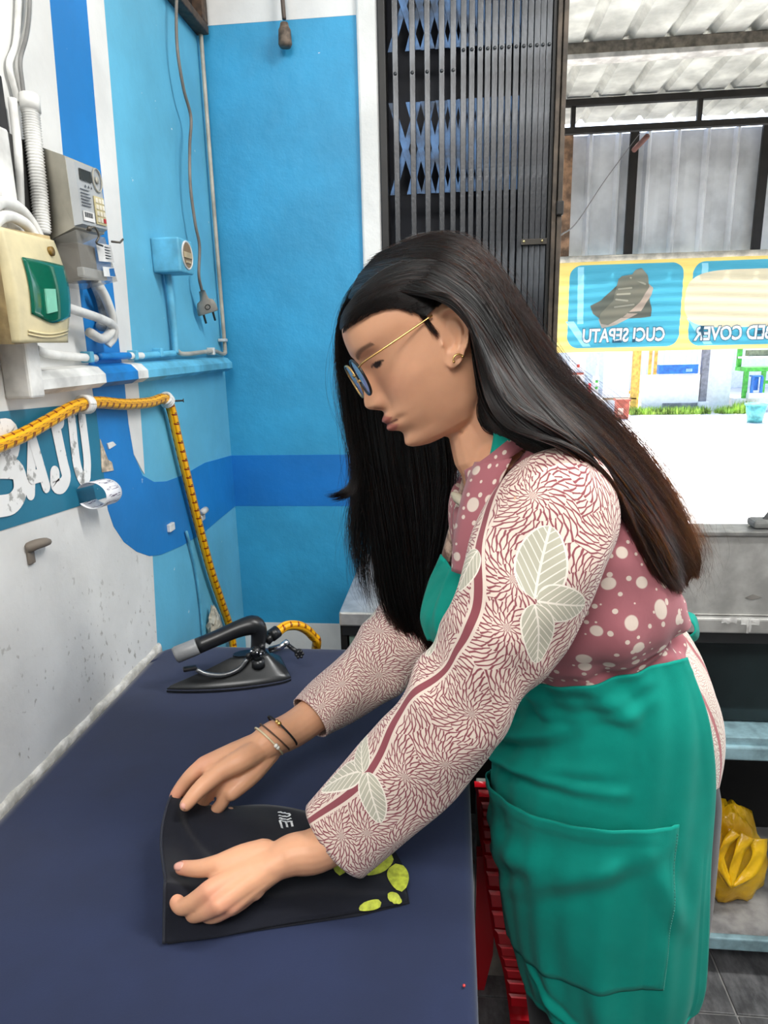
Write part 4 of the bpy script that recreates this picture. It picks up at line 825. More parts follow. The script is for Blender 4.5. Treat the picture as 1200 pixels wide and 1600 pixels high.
# ------------------------------------------------------------------ the woman: frames
person = thing('person', 'young woman with long black hair, batik blouse and green apron leaning over the ironing cloth', 'person', (.33, .88, 0))
def V3(*a): return np.array(a, float)
def unit(v): return v / np.linalg.norm(v)
_a, _p, _ro = rad(18), rad(28), rad(8)
HF = V3(-math.cos(_a) * math.cos(_p), -math.sin(_a) * math.cos(_p), -math.sin(_p)); HL = V3(math.sin(_a), -math.cos(_a), 0); HU = np.cross(HF, HL)
HL, HU = HL * math.cos(_ro) + HU * math.sin(_ro), HU * math.cos(_ro) - HL * math.sin(_ro)
HO = V3(*(-0.0221,0.82,1.4324))
def hw(f, l, u): return HO + (HF * f + HL * l + HU * u) * .001
# ------------------------------------------------------------------ head surface (local millimetres: f forward, l left, u up)
_u  = [-92, -88, -80, -70, -58, -46, -34, -22, -10, 4, 18, 32, 46, 60, 74, 88, 98, 105, 108]
_ff = [ 58,  70,  80,  80,  84,  86,  84,  82,  81, 81, 82, 86, 88, 87, 82, 70, 54, 32, 8]
_fb = [  2,  -6, -14, -26, -42, -58, -70, -79, -86, -92, -96, -98, -98, -95, -88, -75, -58, -34, -8]
_w  = [ 24,  33,  41,  49,  55,  60,  64,  67, 69.5, 71, 72, 73, 73.5, 72, 68, 58, 45, 27, 7]
_nn = [1.75, 1.7, 1.65, 1.7, 1.8, 1.9, 2.0, 2.05, 2.1, 2.15, 2.2, 2.25, 2.3, 2.3, 2.3, 2.2, 2.1, 2, 2]
_nu = [-34, -30, -26, -21, -16, -10, -2, 8, 16, 24, 32, 38]
_na = [0, 4, 11, 19.5, 23.5, 22.5, 18, 13, 8.5, 5, 2.5, 0]
def ga(x, c, s): return np.exp(-.5 * ((x - c) / s) ** 2)
def head_mesh(nu=150, nt=160):
    U = np.linspace(-92, 108, nu); dense = lambda a: np.interp(U, np.linspace(-92, 108, 60), spline_at(_u, a, np.linspace(-92, 108, 60)))
    ff, fb, w_, nn = (dense(a) for a in (_ff, _fb, _w, _nn)); V = []
    for i, u in enumerate(U):
        fc = 6 + .12 * (ff[i] + fb[i]); th = np.linspace(0, 2 * PI, nt, endpoint=False); c, s = np.cos(th), np.sin(th)
        e = np.where(c > 0, 2 / nn[i], 2 / 2.1); f = fc + np.sign(c) * np.abs(c) ** e * np.where(c > 0, ff[i] - fc, fc - fb[i]); l = np.sign(s) * np.abs(s) ** e * w_[i]
        fr = np.clip((f - 20) / 30, 0, 1)
        na = np.interp(u, _nu, _na); sg = np.interp(u, [-26, -18, -4, 16, 28], [8.0, 8.5, 7.2, 6.2, 7])
        f = f + fr * na * ga(l, 0, sg)
        f = f + fr * 7.5 * (ga(l, 12.5, 4.6) + ga(l, -12.5, 4.6)) * ga(u, -20, 5.0)                 # wings of the nose
        f = f - fr * 3.5 * (ga(l, 18.5, 3) + ga(l, -18.5, 3)) * ga(u, -20, 6)
        f = f + fr * (8.5 * ga(u, -40.5, 4.0) * ga(l, 0, 13) * (1 - .12 * ga(l, 0, 3)) + 7.5 * ga(u, -52, 4.2) * ga(l, 0, 11.5) - 3.4 * ga(u, -46, 1.9) * ga(l, 0, 20))
        f = f - fr * 2.0 * (ga(l, 25, 4) + ga(l, -25, 4)) * ga(u, -46, 4) + fr * 3.5 * ga(l, 0, 40) * ga(u, -46, 14)
        f = f + fr * 5.0 * ga(l, 0, 15) * ga(u, -79, 8) - fr * 3.0 * ga(u, -63, 4) * ga(l, 0, 14)
        for sd in (-1, 1):
            f = f - fr * 9.5 * ga(l, sd * 30, 12) * ga(u, 26, 8.5) + fr * 7.0 * ga(l, sd * 31, 10) * ga(u, 24, 6.5) - fr * 1.6 * ga(l, sd * 31, 11) * ga(u, 31, 1.8) + fr * 2.2 * ga(l, sd * 30, 16) * ga(u, 41, 5)
            l = l + sd * 3.0 * ga(f, 52, 16) * ga(u, -14, 13) * (np.sign(l) == sd) - sd * 3.0 * ga(f, 55, 18) * ga(u, 28, 10) * (np.sign(l) == sd)
            f = f + fr * 2.5 * ga(l, sd * 38, 14) * ga(u, -14, 11)
        V.append(np.stack([f, l, np.full(nt, u)], 1))
    V = np.concatenate(V); Fc = gridfaces(nu, nt, True) + [tuple(range(nt))[::-1], tuple(range((nu - 1) * nt, nu * nt))]
    return V, Fc
def spline_at(xs, ys, x):
    xs = np.asarray(xs, float); ys = np.asarray(ys, float); m = np.gradient(ys, xs); i = np.clip(np.searchsorted(xs, x) - 1, 0, len(xs) - 2)
    h = xs[i + 1] - xs[i]; t = (x - xs[i]) / h
    return (2 * t ** 3 - 3 * t ** 2 + 1) * ys[i] + (t ** 3 - 2 * t ** 2 + t) * h * m[i] + (-2 * t ** 3 + 3 * t ** 2) * ys[i + 1] + (t ** 3 - t ** 2) * h * m[i + 1]
def ear(sd):
    B = np.array([(-9, 28), (-2, 32), (6, 33), (13, 29), (18, 19), (19, 6), (16, -8), (11, -19), (6, -28), (-1, -32), (-7, -29), (-10, -20), (-11, -10), (-12, 0), (-14, 12), (-13, 22)], float)
    B = np.concatenate([B, B[:1]]); O = spline(B, 73)[:-1]; n = len(O); c0 = np.array((0., -2.)); e1 = np.array((-.36, .93)); e2 = np.array((-.93, -.36))
    rho = [0, .15, .3, .42, .52, .6, .68, .76, .84, .91, .97, 1.0]; V = []; rows = []
    for back in (0, 1):
        for r in (rho if not back else rho[::-1]):
            for q, p in c0 + (O - c0) * r:
                up = np.clip((p + 22) / 14, 0, 1)
                h = .42 * (q + 13)
                rim = 4.2 * ga(r, .90, .075) * up * np.clip((q + 14) / 6, .25, 1) - 3.2 * ga(r, .72, .07) * up * (q > -6) + 2.6 * ga(r, .52, .09) * up * (q > -4)
                con = -9.5 * math.exp(-(((q + 1) / 6.5) ** 2 + ((p + 3) / 9) ** 2) ** 1.4) - 4.5 * math.exp(-((q + 4) / 7) ** 2 - ((p - 17) / 7) ** 2)
                tra = 4 * math.exp(-((q + 10) / 3) ** 2 - ((p + 5) / 5) ** 2) + 2.0 * math.exp(-((q - 4) / 5) ** 2 - ((p + 15) / 4) ** 2)
                hh = h + (rim + con + tra if not back else -4.5 - (0 if r > .9 else 2.0))
                f, u = e1 * p + e2 * q + np.array((-3, 2)); V.append((f, sd * (68.5 + hh), u))
    m = len(rho); return np.array(V), gridfaces(2 * m, n, True)
# ------------------------------------------------------------------ limbs as capped tubes
def limb(P, r, n=14, k=24, flat=1., side=None):
    P = spline(P, k); r = spline(r, k); T, N, B = frames(P)
    if side is not None:
        for i in range(k):
            s = np.asarray(side) - T[i] * (T[i] @ side); N[i] = s / np.linalg.norm(s); B[i] = np.cross(T[i], N[i])
    rings = []
    for q in (.25, .6, .88): rings.append((P[0] - T[0] * r[0] * math.sqrt(1 - q * q), N[0], B[0], r[0] * q))
    for i in range(k): rings.append((P[i], N[i], B[i], r[i]))
    for q in (.88, .6, .25): rings.append((P[-1] + T[-1] * r[-1] * math.sqrt(1 - q * q), N[-1], B[-1], r[-1] * q))
    V = [c + (a * math.cos(t) + b * flat * math.sin(t)) * rr for c, a, b, rr in rings for t in np.linspace(0, 2 * PI, n, endpoint=False)]
    m = len(rings); return V, gridfaces(m, n, True) + [tuple(range(n))[::-1], tuple(range((m - 1) * n, m * n))]
body = G()
hv, hf_ = head_mesh(); body.add([hw(*v) for v in hv], hf_)
for sd in (1, -1):
    ev, ef = ear(sd); body.add([hw(*v) for v in ev], ef)
NB = V3(*(0.0634,0.825,1.2816))
body.add(*limb([hw(-22, 0, 0), hw(-24, 0, -40), (hw(-26, 0, -75) + NB) / 2 + V3(.004, 0, 0), NB, NB + V3(.04, 0, -.06)], [.050, .047, .044, .051, .075], 24, 24))
body.add(*limb([hw(30, 0, -78), hw(5, 0, -92), V3(*(0.0336,0.82,1.3063))], [.020, .030, .034], 16, 12))
TOR = [V3(*(0.071,0.825,1.2871)), V3(*(0.1131,0.835,1.2078)), V3(*(0.1647,0.86,1.1138)), V3(*(0.2075,0.88,1.004)), V3(*(0.2208,0.89,0.8794))]
body.add(*limb(TOR, [.062, .098, .092, .088, .105], 24, 20, 1.25, (-.8, -.2, .5)))
# near (left) arm and hand
S1 = V3(*(0.0946,0.705,1.2718)); E1 = V3(*(-0.0052,0.652,1.0494)); W1 = V3(*(-0.1792,0.6208,0.895))
body.add(*limb([TOR[0] + V3(.02, 0, -.05), S1, (S1 + E1) / 2, E1], [.05, .046, .040, .036], 18)); 
body.add(*limb([E1, V3(*(-0.1279,0.634,0.9111)), W1, W1 * .45 + V3(*(-0.2216,0.5881,0.89)) * .55], [.036, .0305, .0262, .019], 18, 24, .82, (.3, -.75, .6)))
def finger(P, r, k=16): body.add(*limb(P, r, 12, k))
N_ = dict(iM=(-0.2521,0.5697,0.892), mM=(-0.239,0.5615,0.884), rM=(-0.2302,0.568,0.876), lM=(-0.2225,0.5854,0.868))
for key, r in (('iM', .0105), ('mM', .0105), ('rM', .010), ('lM', .0095)): finger([W1 + (V3(*N_[key]) - W1) * .05, W1 * .45 + V3(*N_[key]) * .55 + V3(0, 0, .003), V3(*N_[key])], [.0165, .0135, r])
finger([V3(*(-0.2101,0.5973,0.893)), V3(*(-0.2308,0.5829,0.886))], [.0175, .0135]); finger([V3(*(-0.2127,0.5908,0.88)), V3(*(-0.2294,0.5781,0.876))], [.015, .011])
finger([V3(*N_['iM']), (-0.27,0.5679,0.878), (-0.2845,0.5705,0.868), (-0.2949,0.5789,0.869), (-0.3001,0.5856,0.873)], [.0105, .0092, .0088, .0078, .0066])
finger([V3(*N_['mM']), (-0.2604,0.5656,0.868), (-0.274,0.5733,0.857), (-0.2777,0.5887,0.85), (-0.2707,0.5966,0.848)], [.0105, .0092, .0088, .0078, .0066])
finger([V3(*N_['rM']), (-0.2473,0.5703,0.862), (-0.2594,0.5767,0.854), (-0.2608,0.5893,0.849), (-0.2538,0.5979,0.848)], [.010, .009, .0085, .0078, .0066])
finger([V3(*N_['lM']), (-0.234,0.5838,0.858), (-0.2435,0.5857,0.853), (-0.2453,0.5985,0.848), (-0.239,0.6061,0.848)], [.0095, .0082, .0076, .007, .006])
finger([(-0.2069,0.6172,0.898), (-0.2272,0.6044,0.902), (-0.2479,0.5956,0.901)], [.0165, .0150, .0118]); finger([(-0.2479,0.5956,0.901), (-0.2722,0.5962,0.894), (-0.2958,0.6033,0.887)], [.0115, .0095, .0078])
finger([(-0.2315,0.6027,0.895), (-0.2486,0.5845,0.889)], [.0125, .0098])
# far (right) arm and hand
S2 = V3(*(0.0474,0.965,1.2286)); E2 = V3(*(-0.0663,0.965,1.0129)); W2 = V3(*(-0.2439,0.7845,0.93))
body.add(*limb([TOR[0] + V3(.02, .02, -.05), S2, (S2 + E2) / 2, E2], [.05, .046, .040, .036], 18))
body.add(*limb([E2, V3(*(-0.1991,0.845,0.9318)), W2, W2 * .45 + V3(*(-0.2764,0.745,0.915)) * .55], [.036, .030, .0262, .019], 18, 24, .86, (.3, -.75, .6)))
R_ = dict(iM=(-0.3144,0.7331,0.927), mM=(-0.3102,0.7347,0.914), rM=(-0.2998,0.7312,0.903), lM=(-0.2844,0.728,0.893))
for key, r in (('iM', .0105), ('mM', .0105), ('rM', .010), ('lM', .0095)): finger([W2 + (V3(*R_[key]) - W2) * .05, W2 * .45 + V3(*R_[key]) * .55, V3(*R_[key])], [.0175, .0145, r])
finger([(-0.2433,0.7823,0.918), (-0.2604,0.751,0.904), (-0.2792,0.7272,0.892)], [.017, .0150, .011])
finger([V3(*R_['iM']), (-0.3276,0.7239,0.918), (-0.3384,0.7205,0.906), (-0.3462,0.7147,0.896), (-0.3496,0.7113,0.89)], [.0105, .0094, .0088, .0078, .0066])
finger([V3(*R_['mM']), (-0.3324,0.731,0.896), (-0.3429,0.7286,0.884), (-0.3403,0.7351,0.866), (-0.3287,0.7388,0.858)], [.0105, .0094, .0088, .0078, .0066])
finger([V3(*R_['rM']), (-0.3152,0.7308,0.88), (-0.3232,0.7311,0.868), (-0.3147,0.7335,0.858), (-0.3028,0.7382,0.856)], [.010, .009, .0085, .0078, .0066])
finger([V3(*R_['lM']), (-0.2932,0.7251,0.876), (-0.3009,0.7253,0.866), (-0.2943,0.7287,0.858), (-0.2859,0.7343,0.858)], [.0095, .0084, .0078, .007, .006])
finger([(-0.2521,0.7664,0.928), (-0.2686,0.7398,0.93), (-0.2921,0.7258,0.922)], [.0160, .0150, .0122]); finger([(-0.2921,0.7258,0.922), (-0.3092,0.7026,0.914), (-0.3224,0.6875,0.902)], [.0122, .0104, .0084])
finger([(-0.2728,0.7404,0.922), (-0.3032,0.7264,0.922)], [.013, .0105])
def remeshed(g, voxel, it):
    o = mk('body', g.V, g.F, None and 0, None, True) if False else None
    me = bpy.data.meshes.new('tmp'); me.from_pydata(g.V, [], g.F); o = bpy.data.objects.new('tmp', me); COL.objects.link(o)
    r = o.modifiers.new('r', 'REMESH'); r.mode = 'VOXEL'; r.voxel_size = voxel; r.use_smooth_shade = True
    s = o.modifiers.new('s', 'SMOOTH'); s.factor = .5; s.iterations = it
    dg = bpy.context.evaluated_depsgraph_get(); out = bpy.data.meshes.new_from_object(o.evaluated_get(dg)); bpy.data.objects.remove(o); return out
me = remeshed(body, .0019, 5); me.name = 'body'
n = len(me.vertices); co = np.empty(n * 3); me.vertices.foreach_get('co', co); co = co.reshape(-1, 3)
# skin tones stored per vertex: base, lips, brows, scalp, lashes, finger tips
base = np.array(lin((214, 160, 126))[:3]); colr = np.tile(base, (n, 1))
loc = (co - HO) * 1000; lf, ll, lu = loc @ HF, loc @ HL, loc @ HU
def blend(mask, c): 
    global colr
    m_ = np.clip(mask, 0, 1)[:, None]; colr = colr * (1 - m_) + np.array(lin(c)[:3]) * m_
face = (lf > 30)
lipw = np.clip(1 - (np.abs(ll) / 21) ** 2.2, 0, 1)
blend(face * (lf > 70) * np.clip((6.4 * lipw - np.abs(lu + 41)) / 1.6, 0, 1), (166, 98, 84)); blend(face * (lf > 70) * np.clip((6.6 * lipw - np.abs(lu + 51.8)) / 1.6, 0, 1), (178, 108, 94)); blend(face * (lf > 70) * ga(lu, -46.2, 1.0) * (np.abs(ll) < 21), (98, 46, 42))
blend(face * .18 * (ga(ll, 40, 14) + ga(ll, -40, 14)) * ga(lu, -14, 12), (208, 128, 108))
ab = np.abs(ll); brow = np.clip((2.9 - np.abs(lu - (39 + .10 * (ab - 20) - .006 * (ab - 30) ** 2)) * 1.0) / 1.4, 0, 1) * (ab > 9) * (ab < 50) * (lf > 40)
blend(brow * .65, (58, 42, 36))
lash = np.clip((1.7 - np.abs(lu - (20.5 - .012 * (ab - 31) ** 2))) / 1.0, 0, 1) * (ab > 19) * (ab < 44) * (lf > 50); blend(lash * .9, (24, 18, 18))
iris = np.clip(1.3 - (((ab - 33) / 7.5) ** 2 + ((lu - 18.0) / 3.4) ** 2), 0, 1) * 2 * (lf > 50); blend(iris, (30, 22, 22))
scalp = np.clip((lu + 2.5 * np.sin(lf * .55) + 1.5 * np.sin(lf * 1.3) - np.interp(lf, [-120, -20, -6, 4, 10, 20, 31, 60, 92], [-60, -20, 10, 26, 36, 52, 62, 71, 75])) / 8, 0, 1); scalp *= ~((ab > 66) & (lf < 11) & (lf > -28) & (lu < 37))
blend(scalp * (np.linalg.norm(loc, axis=1) < 135), (20, 16, 15))
blend(.5 * ga(np.linalg.norm(loc - np.array([HF * 0 + 0] * 1)[0] * 0 - 0, axis=1), 0, 1), (20, 16, 15))
for tips, rr in ((((-0.2958,0.6033,0.887), (-0.3001,0.5856,0.873), (-0.3276,0.7004,0.892), (-0.3496,0.7113,0.89)), .016), ((N_['iM'], N_['mM'], N_['rM'], R_['iM']), .012)):
    for t in tips: blend(.45 * np.exp(-(np.linalg.norm(co - V3(*t), axis=1) / rr) ** 2), (214, 132, 116))
blend(.55 * ga(ab, 8, 2.6) * ga(lu, -25, 2.2) * (lf > 80), (92, 50, 40))  # nostril hollows: their shade is put into the skin colour
at_ = me.color_attributes.new('tone', 'FLOAT_COLOR', 'POINT'); at_.data.foreach_set('color', np.concatenate([colr, np.ones((n, 1))], 1).ravel())
m = Mat('skin', .48, 0, .4); an = m.t.nodes.new('ShaderNodeVertexColor'); an.layer_name = 'tone'; kk = m.noise(55, 4)
hs_ = m.t.nodes.new('ShaderNodeHueSaturation'); m.t.links.new(an.outputs[0], hs_.inputs['Color']); m.t.links.new((.93 + kk * .14).k, hs_.inputs['Value']); m.color(hs_.outputs[0])
m.set(Subsurface_Weight=.18, Subsurface_Radius=(.009, .004, .002), Subsurface_Scale=1.0); m.bump(m.noise(900, 2), .10, .0004); M_skin = m.m
me.materials.clear(); me.materials.append(M_skin)
me.polygons.foreach_set('use_smooth', [True] * len(me.polygons))
bo = link(bpy.data.objects.new('body', me), person)
# nails
def hw_dir(a, b): return tuple(V3(*b) - V3(*a))
M_nail = plain('finger nail', (226, 168, 152), .25, var=.03)
def nail(tip, along, normal, wd=.0052, ln=.0065, up=.0079):
    t = V3(*tip); a = unit(V3(*along)); nn_ = unit(V3(*normal) - a * (V3(*normal) @ a)); b = np.cross(a, nn_); V = []
    for i in range(6):
        for j in range(6):
            s = -1 + 2 * i / 5; q = -1 + 2 * j / 5; k = math.sqrt(max(0, 1 - .45 * s * s)) 
            V.append(t + a * ln * s + b * wd * q * k + nn_ * (up - .0026 * q * q - .0006 * max(0, s)))
    solid(mk('fingernail', V, gridfaces(6, 6), M_nail, person), .0007, -1)
for tip, al, nm, up in (((-0.3226,0.6881,0.9025), hw_dir((-0.3092,0.7026,0.914), (-0.3224,0.6875,0.902)), (.25, -.75, .6), .0082), ((-0.2946,0.6023,0.888), hw_dir((-0.2722,0.5962,0.894), (-0.2958,0.6033,0.887)), (.1, -.5, .85), .0077)):
    nail(tip, al, nm, up=up)

# ------------------------------------------------------------------ batik print
CREAM, MAUVE, MAR = (224, 207, 194), (168, 102, 110), (140, 74, 82)
def petals(m, u, v, scale=.058):
    vo = m.voro(1 / scale, m.comb(u, v), dim='2D', rnd=.75); px, py, _ = m.sep(vo.outputs['Position'])
    du, dv = u - px, v - py; r = (du * du + dv * dv).sqrt().max(.0015); th = dv.atan2(du) + (r * 18)
    out = None
    for N, a, b in ((9, 0., .0125), (16, .0125, .024), (25, .024, .2)):
        q = r.ln() * (N / (2 * PI * 1.75)); w_ = th * (N / (2 * PI)); k = None
        for sh in (0., .5):
            vv = q + sh; uu = w_ + sh; A = abs(uu.fr() - .5); Bq = abs(vv.fr() - .5)
            e = A - (.258 - Bq * .37 - Bq * Bq * .26); k = e if k is None else k.min(e)
        ins = (r > a) * (r < b); s = (1 - k.step(-.03, .035)) * ins; out = s if out is None else out.max(s)
    return out
def leaf(m, u, v, c, ang, L, W):
    ca, sa = math.cos(ang), math.sin(ang); a = (u - c[0]) * (ca / L) + (v - c[1]) * (sa / L); b = (u - c[0]) * (-sa / L) + (v - c[1]) * (ca / L); ab = abs(b)
    prof_ = (a * (1 - a)).max(0.).sqrt() * (1.25 - a * .5) * (W / L)
    ins = ab < prof_; edge = ab > (prof_ - .028); mid = ab < .016; veins = (a * 7 - ab * 9).fr() < .17
    return ins, ins * edge.max(mid).max(veins)
def dots(m, u, v):
    out = None
    for sc, r0, thr in ((30., .27, .14), (66., .21, .38)):
        vo = m.voro(sc, m.comb(u, v), dim='2D', rnd=.72); d = X(m.t, vo.outputs['Distance']); cr, cg, _ = m.sep(vo.outputs['Color'])
        rd = r0 * (.35 + cr * .75); k = (1 - (d - rd).step(-.03, .02)) * (cg > thr); out = k if out is None else out.max(k)
    return out
def fabric(m, seed=0):
    m.b.inputs['Roughness'].default_value = .8; m.b.inputs['Specular IOR Level'].default_value = .2; m.set(Sheen_Weight=.15)
    m.bump(m.noise(1400, 2), .12, .0004); m.bump(m.noise(20, 4), .35, .004); return m.m
def batik_sleeve(name, leaves, vine):
    m = Mat(name); u, v, _ = m.sep(m.uv()); nz = m.noise(60, 2, m.comb(u, v)); us = u + (nz - .5) * .006
    k = petals(m, us, v); c = m.mix(k, MAR, CREAM)
    vx = u - (vine[0] + (v * vine[2]).sin() * vine[1]); c = m.mix((abs(vx) < .0075), c, CREAM); c = m.mix((abs(vx) < .0042), c, MAR)
    for (lu, lv, an, L, W) in leaves:
        i, e = leaf(m, u, v, (lu, lv), an, L, W); c = m.mix(i, c, (186, 182, 164)); c = m.mix(e, c, (236, 228, 216))
    m.color(c); return fabric(m)
def batik_body(name, low_=1.):
    m = Mat(name); u, v, _ = m.sep(m.uv()); k = dots(m, u, v); c = m.mix(k, MAUVE, CREAM)
    low = (1 - v.step(.02, .05)) * low_; c = m.mix(low * petals(m, u, v, .05), c, CREAM)
    for (lu, lv, an, L, W) in ((.50, .095, .4, .055, .030), (.47, .092, 2.4, .05, .028), (.60, .065, .2, .06, .03)):
        i, e = leaf(m, u, v, (lu, lv), an, L, W); c = m.mix(i, c, (196, 190, 172)); c = m.mix(e, c, (236, 228, 216))
    m.color(c); return fabric(m)
M_bl_body = batik_body('batik blouse print'); M_plk = batik_body('batik placket print', 0.)
def batik_tail():
    m = Mat('cream batik tail print'); u, v, _ = m.sep(m.uv()); k = petals(m, u * 1.2, v * 1.2, .045); c = m.mix(k, (196, 160, 152), (234, 226, 214)); st = abs((u * 13 + v * 2.2).fr() - .5) < .035
    m.color(m.mix(st, c, (186, 112, 116))); return fabric(m)
# ------------------------------------------------------------------ lofted cloth
def loft(C, Fd, rf_, rl, nr, nt, uvr, fold=None, e=2.15, a0=0., a1=2 * PI):
    C = spline(C, nr); Fd = spline(Fd, nr); rf_ = spline(rf_, nr); rl = spline(rl, nr); T, _, _ = frames(C); V = []; UV = []
    Ls = np.concatenate([[0], np.cumsum(np.linalg.norm(np.diff(C, axis=0), axis=1))])
    for i in range(nr):
        f = unit(Fd[i] - T[i] * (T[i] @ Fd[i])); l = np.cross(T[i], f)
        for t in np.linspace(a0, a1, nt):
            c, s = math.cos(t), math.sin(t); p = f * rf_[i] * np.sign(c) * abs(c) ** (2 / e) + l * rl[i] * np.sign(s) * abs(s) ** (2 / e)
            q = C[i] + p
            if fold: q = q + unit(p) * fold(i / (nr - 1), t, q)
            V.append(q); UV.append((t * uvr, Ls[i]))
    return np.array(V), gridfaces(nr, nt), np.array(UV)
def face_dir(deg): return np.array((-math.cos(rad(deg)), -math.sin(rad(deg)), 0.))
nzr = np.random.default_rng(4)
# torso of the blouse, from hip hem up to the neck
TC = [V3(*(0.225,0.9,0.8417)), V3(*(0.2186,0.89,0.9201)), V3(*(0.1896,0.88,1.0035)), V3(*(0.1494,0.865,1.0845)), V3(*(0.1342,0.85,1.1653)), V3(*(0.1067,0.835,1.2367)), V3(*(0.0878,0.825,1.291)), V3(*(0.0705,0.825,1.3107))]
TF = [face_dir(35), face_dir(35), face_dir(33), face_dir(26), face_dir(18), face_dir(12), face_dir(10), face_dir(10)]
def bl_fold(s, t, q):
    d = .004 * math.sin(9 * t + 14 * s) * ga(s, .36, .16) + .003 * math.sin(17 * t - 9 * s) * ga(s, .35, .12)
    nr_y = max(-.4, (.88 - q[1]) / .15); d += .012 * ga(s, .435 + .075 * nr_y, .05) - .012 * ga(s, .33 + .09 * nr_y, .04)                                    # blousing over the apron band
    for c, w_, am in ((.44, .012, .006), (.40, .010, .005), (.48, .012, .0045), (.36, .010, .005)): d += am * ga(s + .028 * math.cos(t - 1.2), c, w_)
    return d
LF = [.130, .134, .116, .118, .122, .114, .090, .058]; LL = [.146, .148, .148, .150, .156, .156, .120, .062]
blouse = mk('blouse', [(0, 0, 0)], [], M_bl_body, person); 
V, Fc, UV = loft(TC, TF, LF, LL, 110, 150, .135, bl_fold)
me = bpy.data.meshes.new('blouse'); me.from_pydata([tuple(v) for v in V], [], Fc); ul = me.uv_layers.new(name='UVMap'); li = np.empty(len(me.loops), int); me.loops.foreach_get('vertex_index', li); ul.data.foreach_set('uv', UV[li].ravel())
me.materials.append(M_bl_body); me.materials.append(batik_tail()); rows_ = np.repeat(np.arange(109), 149); me.polygons.foreach_set('material_index', (rows_ < 36).astype(np.int32)); me.polygons.foreach_set('use_smooth', [True] * len(me.polygons)); blouse.data = me
solid(blouse, .0016)
# sleeves
def sleeve(name, C, side, ra, rb, mat, folds, nr=120, nt=90):
    C = spline(C, nr); T, _, _ = frames(C); ra = spline(ra, nr); rb = spline(rb, nr); V = []; UV = []; Ls = np.concatenate([[0], np.cumsum(np.linalg.norm(np.diff(C, axis=0), axis=1))])
    for i in range(nr):
        s = unit(np.asarray(side) - T[i] * (T[i] @ np.asarray(side))); d = np.cross(T[i], s); k = i / (nr - 1)
        for t in np.linspace(-PI / 2, 1.5 * PI, nt):
            p = s * ra[i] * math.cos(t) + d * rb[i] * math.sin(t); V.append(C[i] + p * (1 + folds(k, t))); UV.append((t * .052, Ls[i]))
    return solid(mk(name, V, gridfaces(nr, nt), mat, blouse, True, np.array(UV)), .0016)
def nf(k, t):
    d = .05 * math.sin(3 * t + 17 * k) * ga(k, .6, .2) + .03 * math.sin(5 * t - 23 * k) * ga(k, .58, .25) + .025 * math.sin(2 * t + 40 * k) * ga(k, .62, .18)
    d += .05 * ga(k + .05 * math.sin(t), .56, .018) + .05 * ga(k - .04 * math.sin(t), .66, .02) - .035 * ga(k, .61, .02) + .03 * ga(k + .03 * math.cos(t), .75, .02) + .02 * math.sin(2 * t) * ga(k, 1, .1)
    return d
NS = [V3(*(0.1276,0.745,1.2967)), V3(*(0.1149,0.72,1.2808)), V3(*(0.096,0.698,1.2424)), V3(*(0.0688,0.675,1.1866)), V3(*(0.0361,0.66,1.1186)), V3(*(-0.0052,0.652,1.0494)), V3(*(-0.0663,0.644,0.9742)), V3(*(-0.1295,0.634,0.9076))]
M_sl = batik_sleeve('batik sleeve print near', ((.062, .146, -1.5, .062, .040), (.060, .147, -2.85, .050, .030), (.061, .150, 2.05, .054, .031), (.116, .128, 1.2, .045, .024), (.115, .40, 1.1, .075, .036), (.110, .395, 2.6, .055, .028), (.113, .40, -.4, .05, .026), (.18, .20, 2.0, .06, .03), (.20, .29, 1.2, .06, .03)), (.118, .013, 26.))
sleeve('sleeve', NS, (.85, .0, .53), [.034, .060, .070, .066, .056, .054, .054, .048], [.030, .056, .060, .058, .052, .049, .042, .030], M_sl, nf)
FS = [V3(*(0.0544,0.935,1.2579)), V3(*(0.0338,0.96,1.2013)), V3(*(-0.0078,0.985,1.1048)), V3(*(-0.0565,0.97,1.0289)), V3(*(-0.1108,0.93,0.9756)), V3(*(-0.1601,0.885,0.9489)), V3(*(-0.2011,0.845,0.9297))]
M_sl2 = batik_sleeve('batik sleeve print far', ((.10, .30, 1.0, .06, .03), (.14, .385, .8, .06, .03)), (.22, .012, 24.))
def ff2(k, t): return .05 * math.sin(3 * t + 15 * k) * ga(k, .7, .2) + .05 * ga(k + .04 * math.sin(t), .66, .02) + .02 * math.sin(4 * t - 20 * k)
sleeve('sleeve', FS, (.85, .0, .53), [.045, .062, .064, .062, .054, .049, .045], [.04, .056, .058, .056, .05, .042, .032], M_sl2, ff2)
# collar, front plackets
def strip(name, L, R, mat, par, n=24, m_=5, th=.0016, uvs=1., bow=0.):
    L = spline(L, n); R = spline(R, n); V = []; UV = []; Ls = np.concatenate([[0], np.cumsum(np.linalg.norm(np.diff(L, axis=0), axis=1))])
    for i in range(n):
        for j in range(m_):
            q = j / (m_ - 1); V.append(L[i] * (1 - q) + R[i] * q + V3(0, -bow * math.sin(PI * q), 0)); UV.append((.3 + q * np.linalg.norm(R[i] - L[i]), Ls[i]))
    return solid(mk(name, V, gridfaces(n, m_), mat, par, True, np.array(UV)), th)
Y = lambda *p: V3(*p)
strip('front_placket', [Y(*(0.0244,0.772,1.3068)), Y(*(0.0129,0.768,1.2778)), Y(*(0.0043,0.765,1.2422)), Y(*(-0.0001,0.765,1.2112)), Y(*(-0.0016,0.768,1.1771))], [Y(*(0.063,0.735,1.3171)), Y(*(0.0465,0.735,1.2804)), Y(*(0.0351,0.735,1.2463)), Y(*(0.0264,0.74,1.2189)), Y(*(0.0234,0.745,1.1791))], M_plk, blouse, bow=.004)
m = Mat('inside of the blouse'); k = m.noise(60, 5); m.color(m.mix(k.step(.4, .6), (104, 78, 70), (190, 164, 146))); M_in = fabric(m)
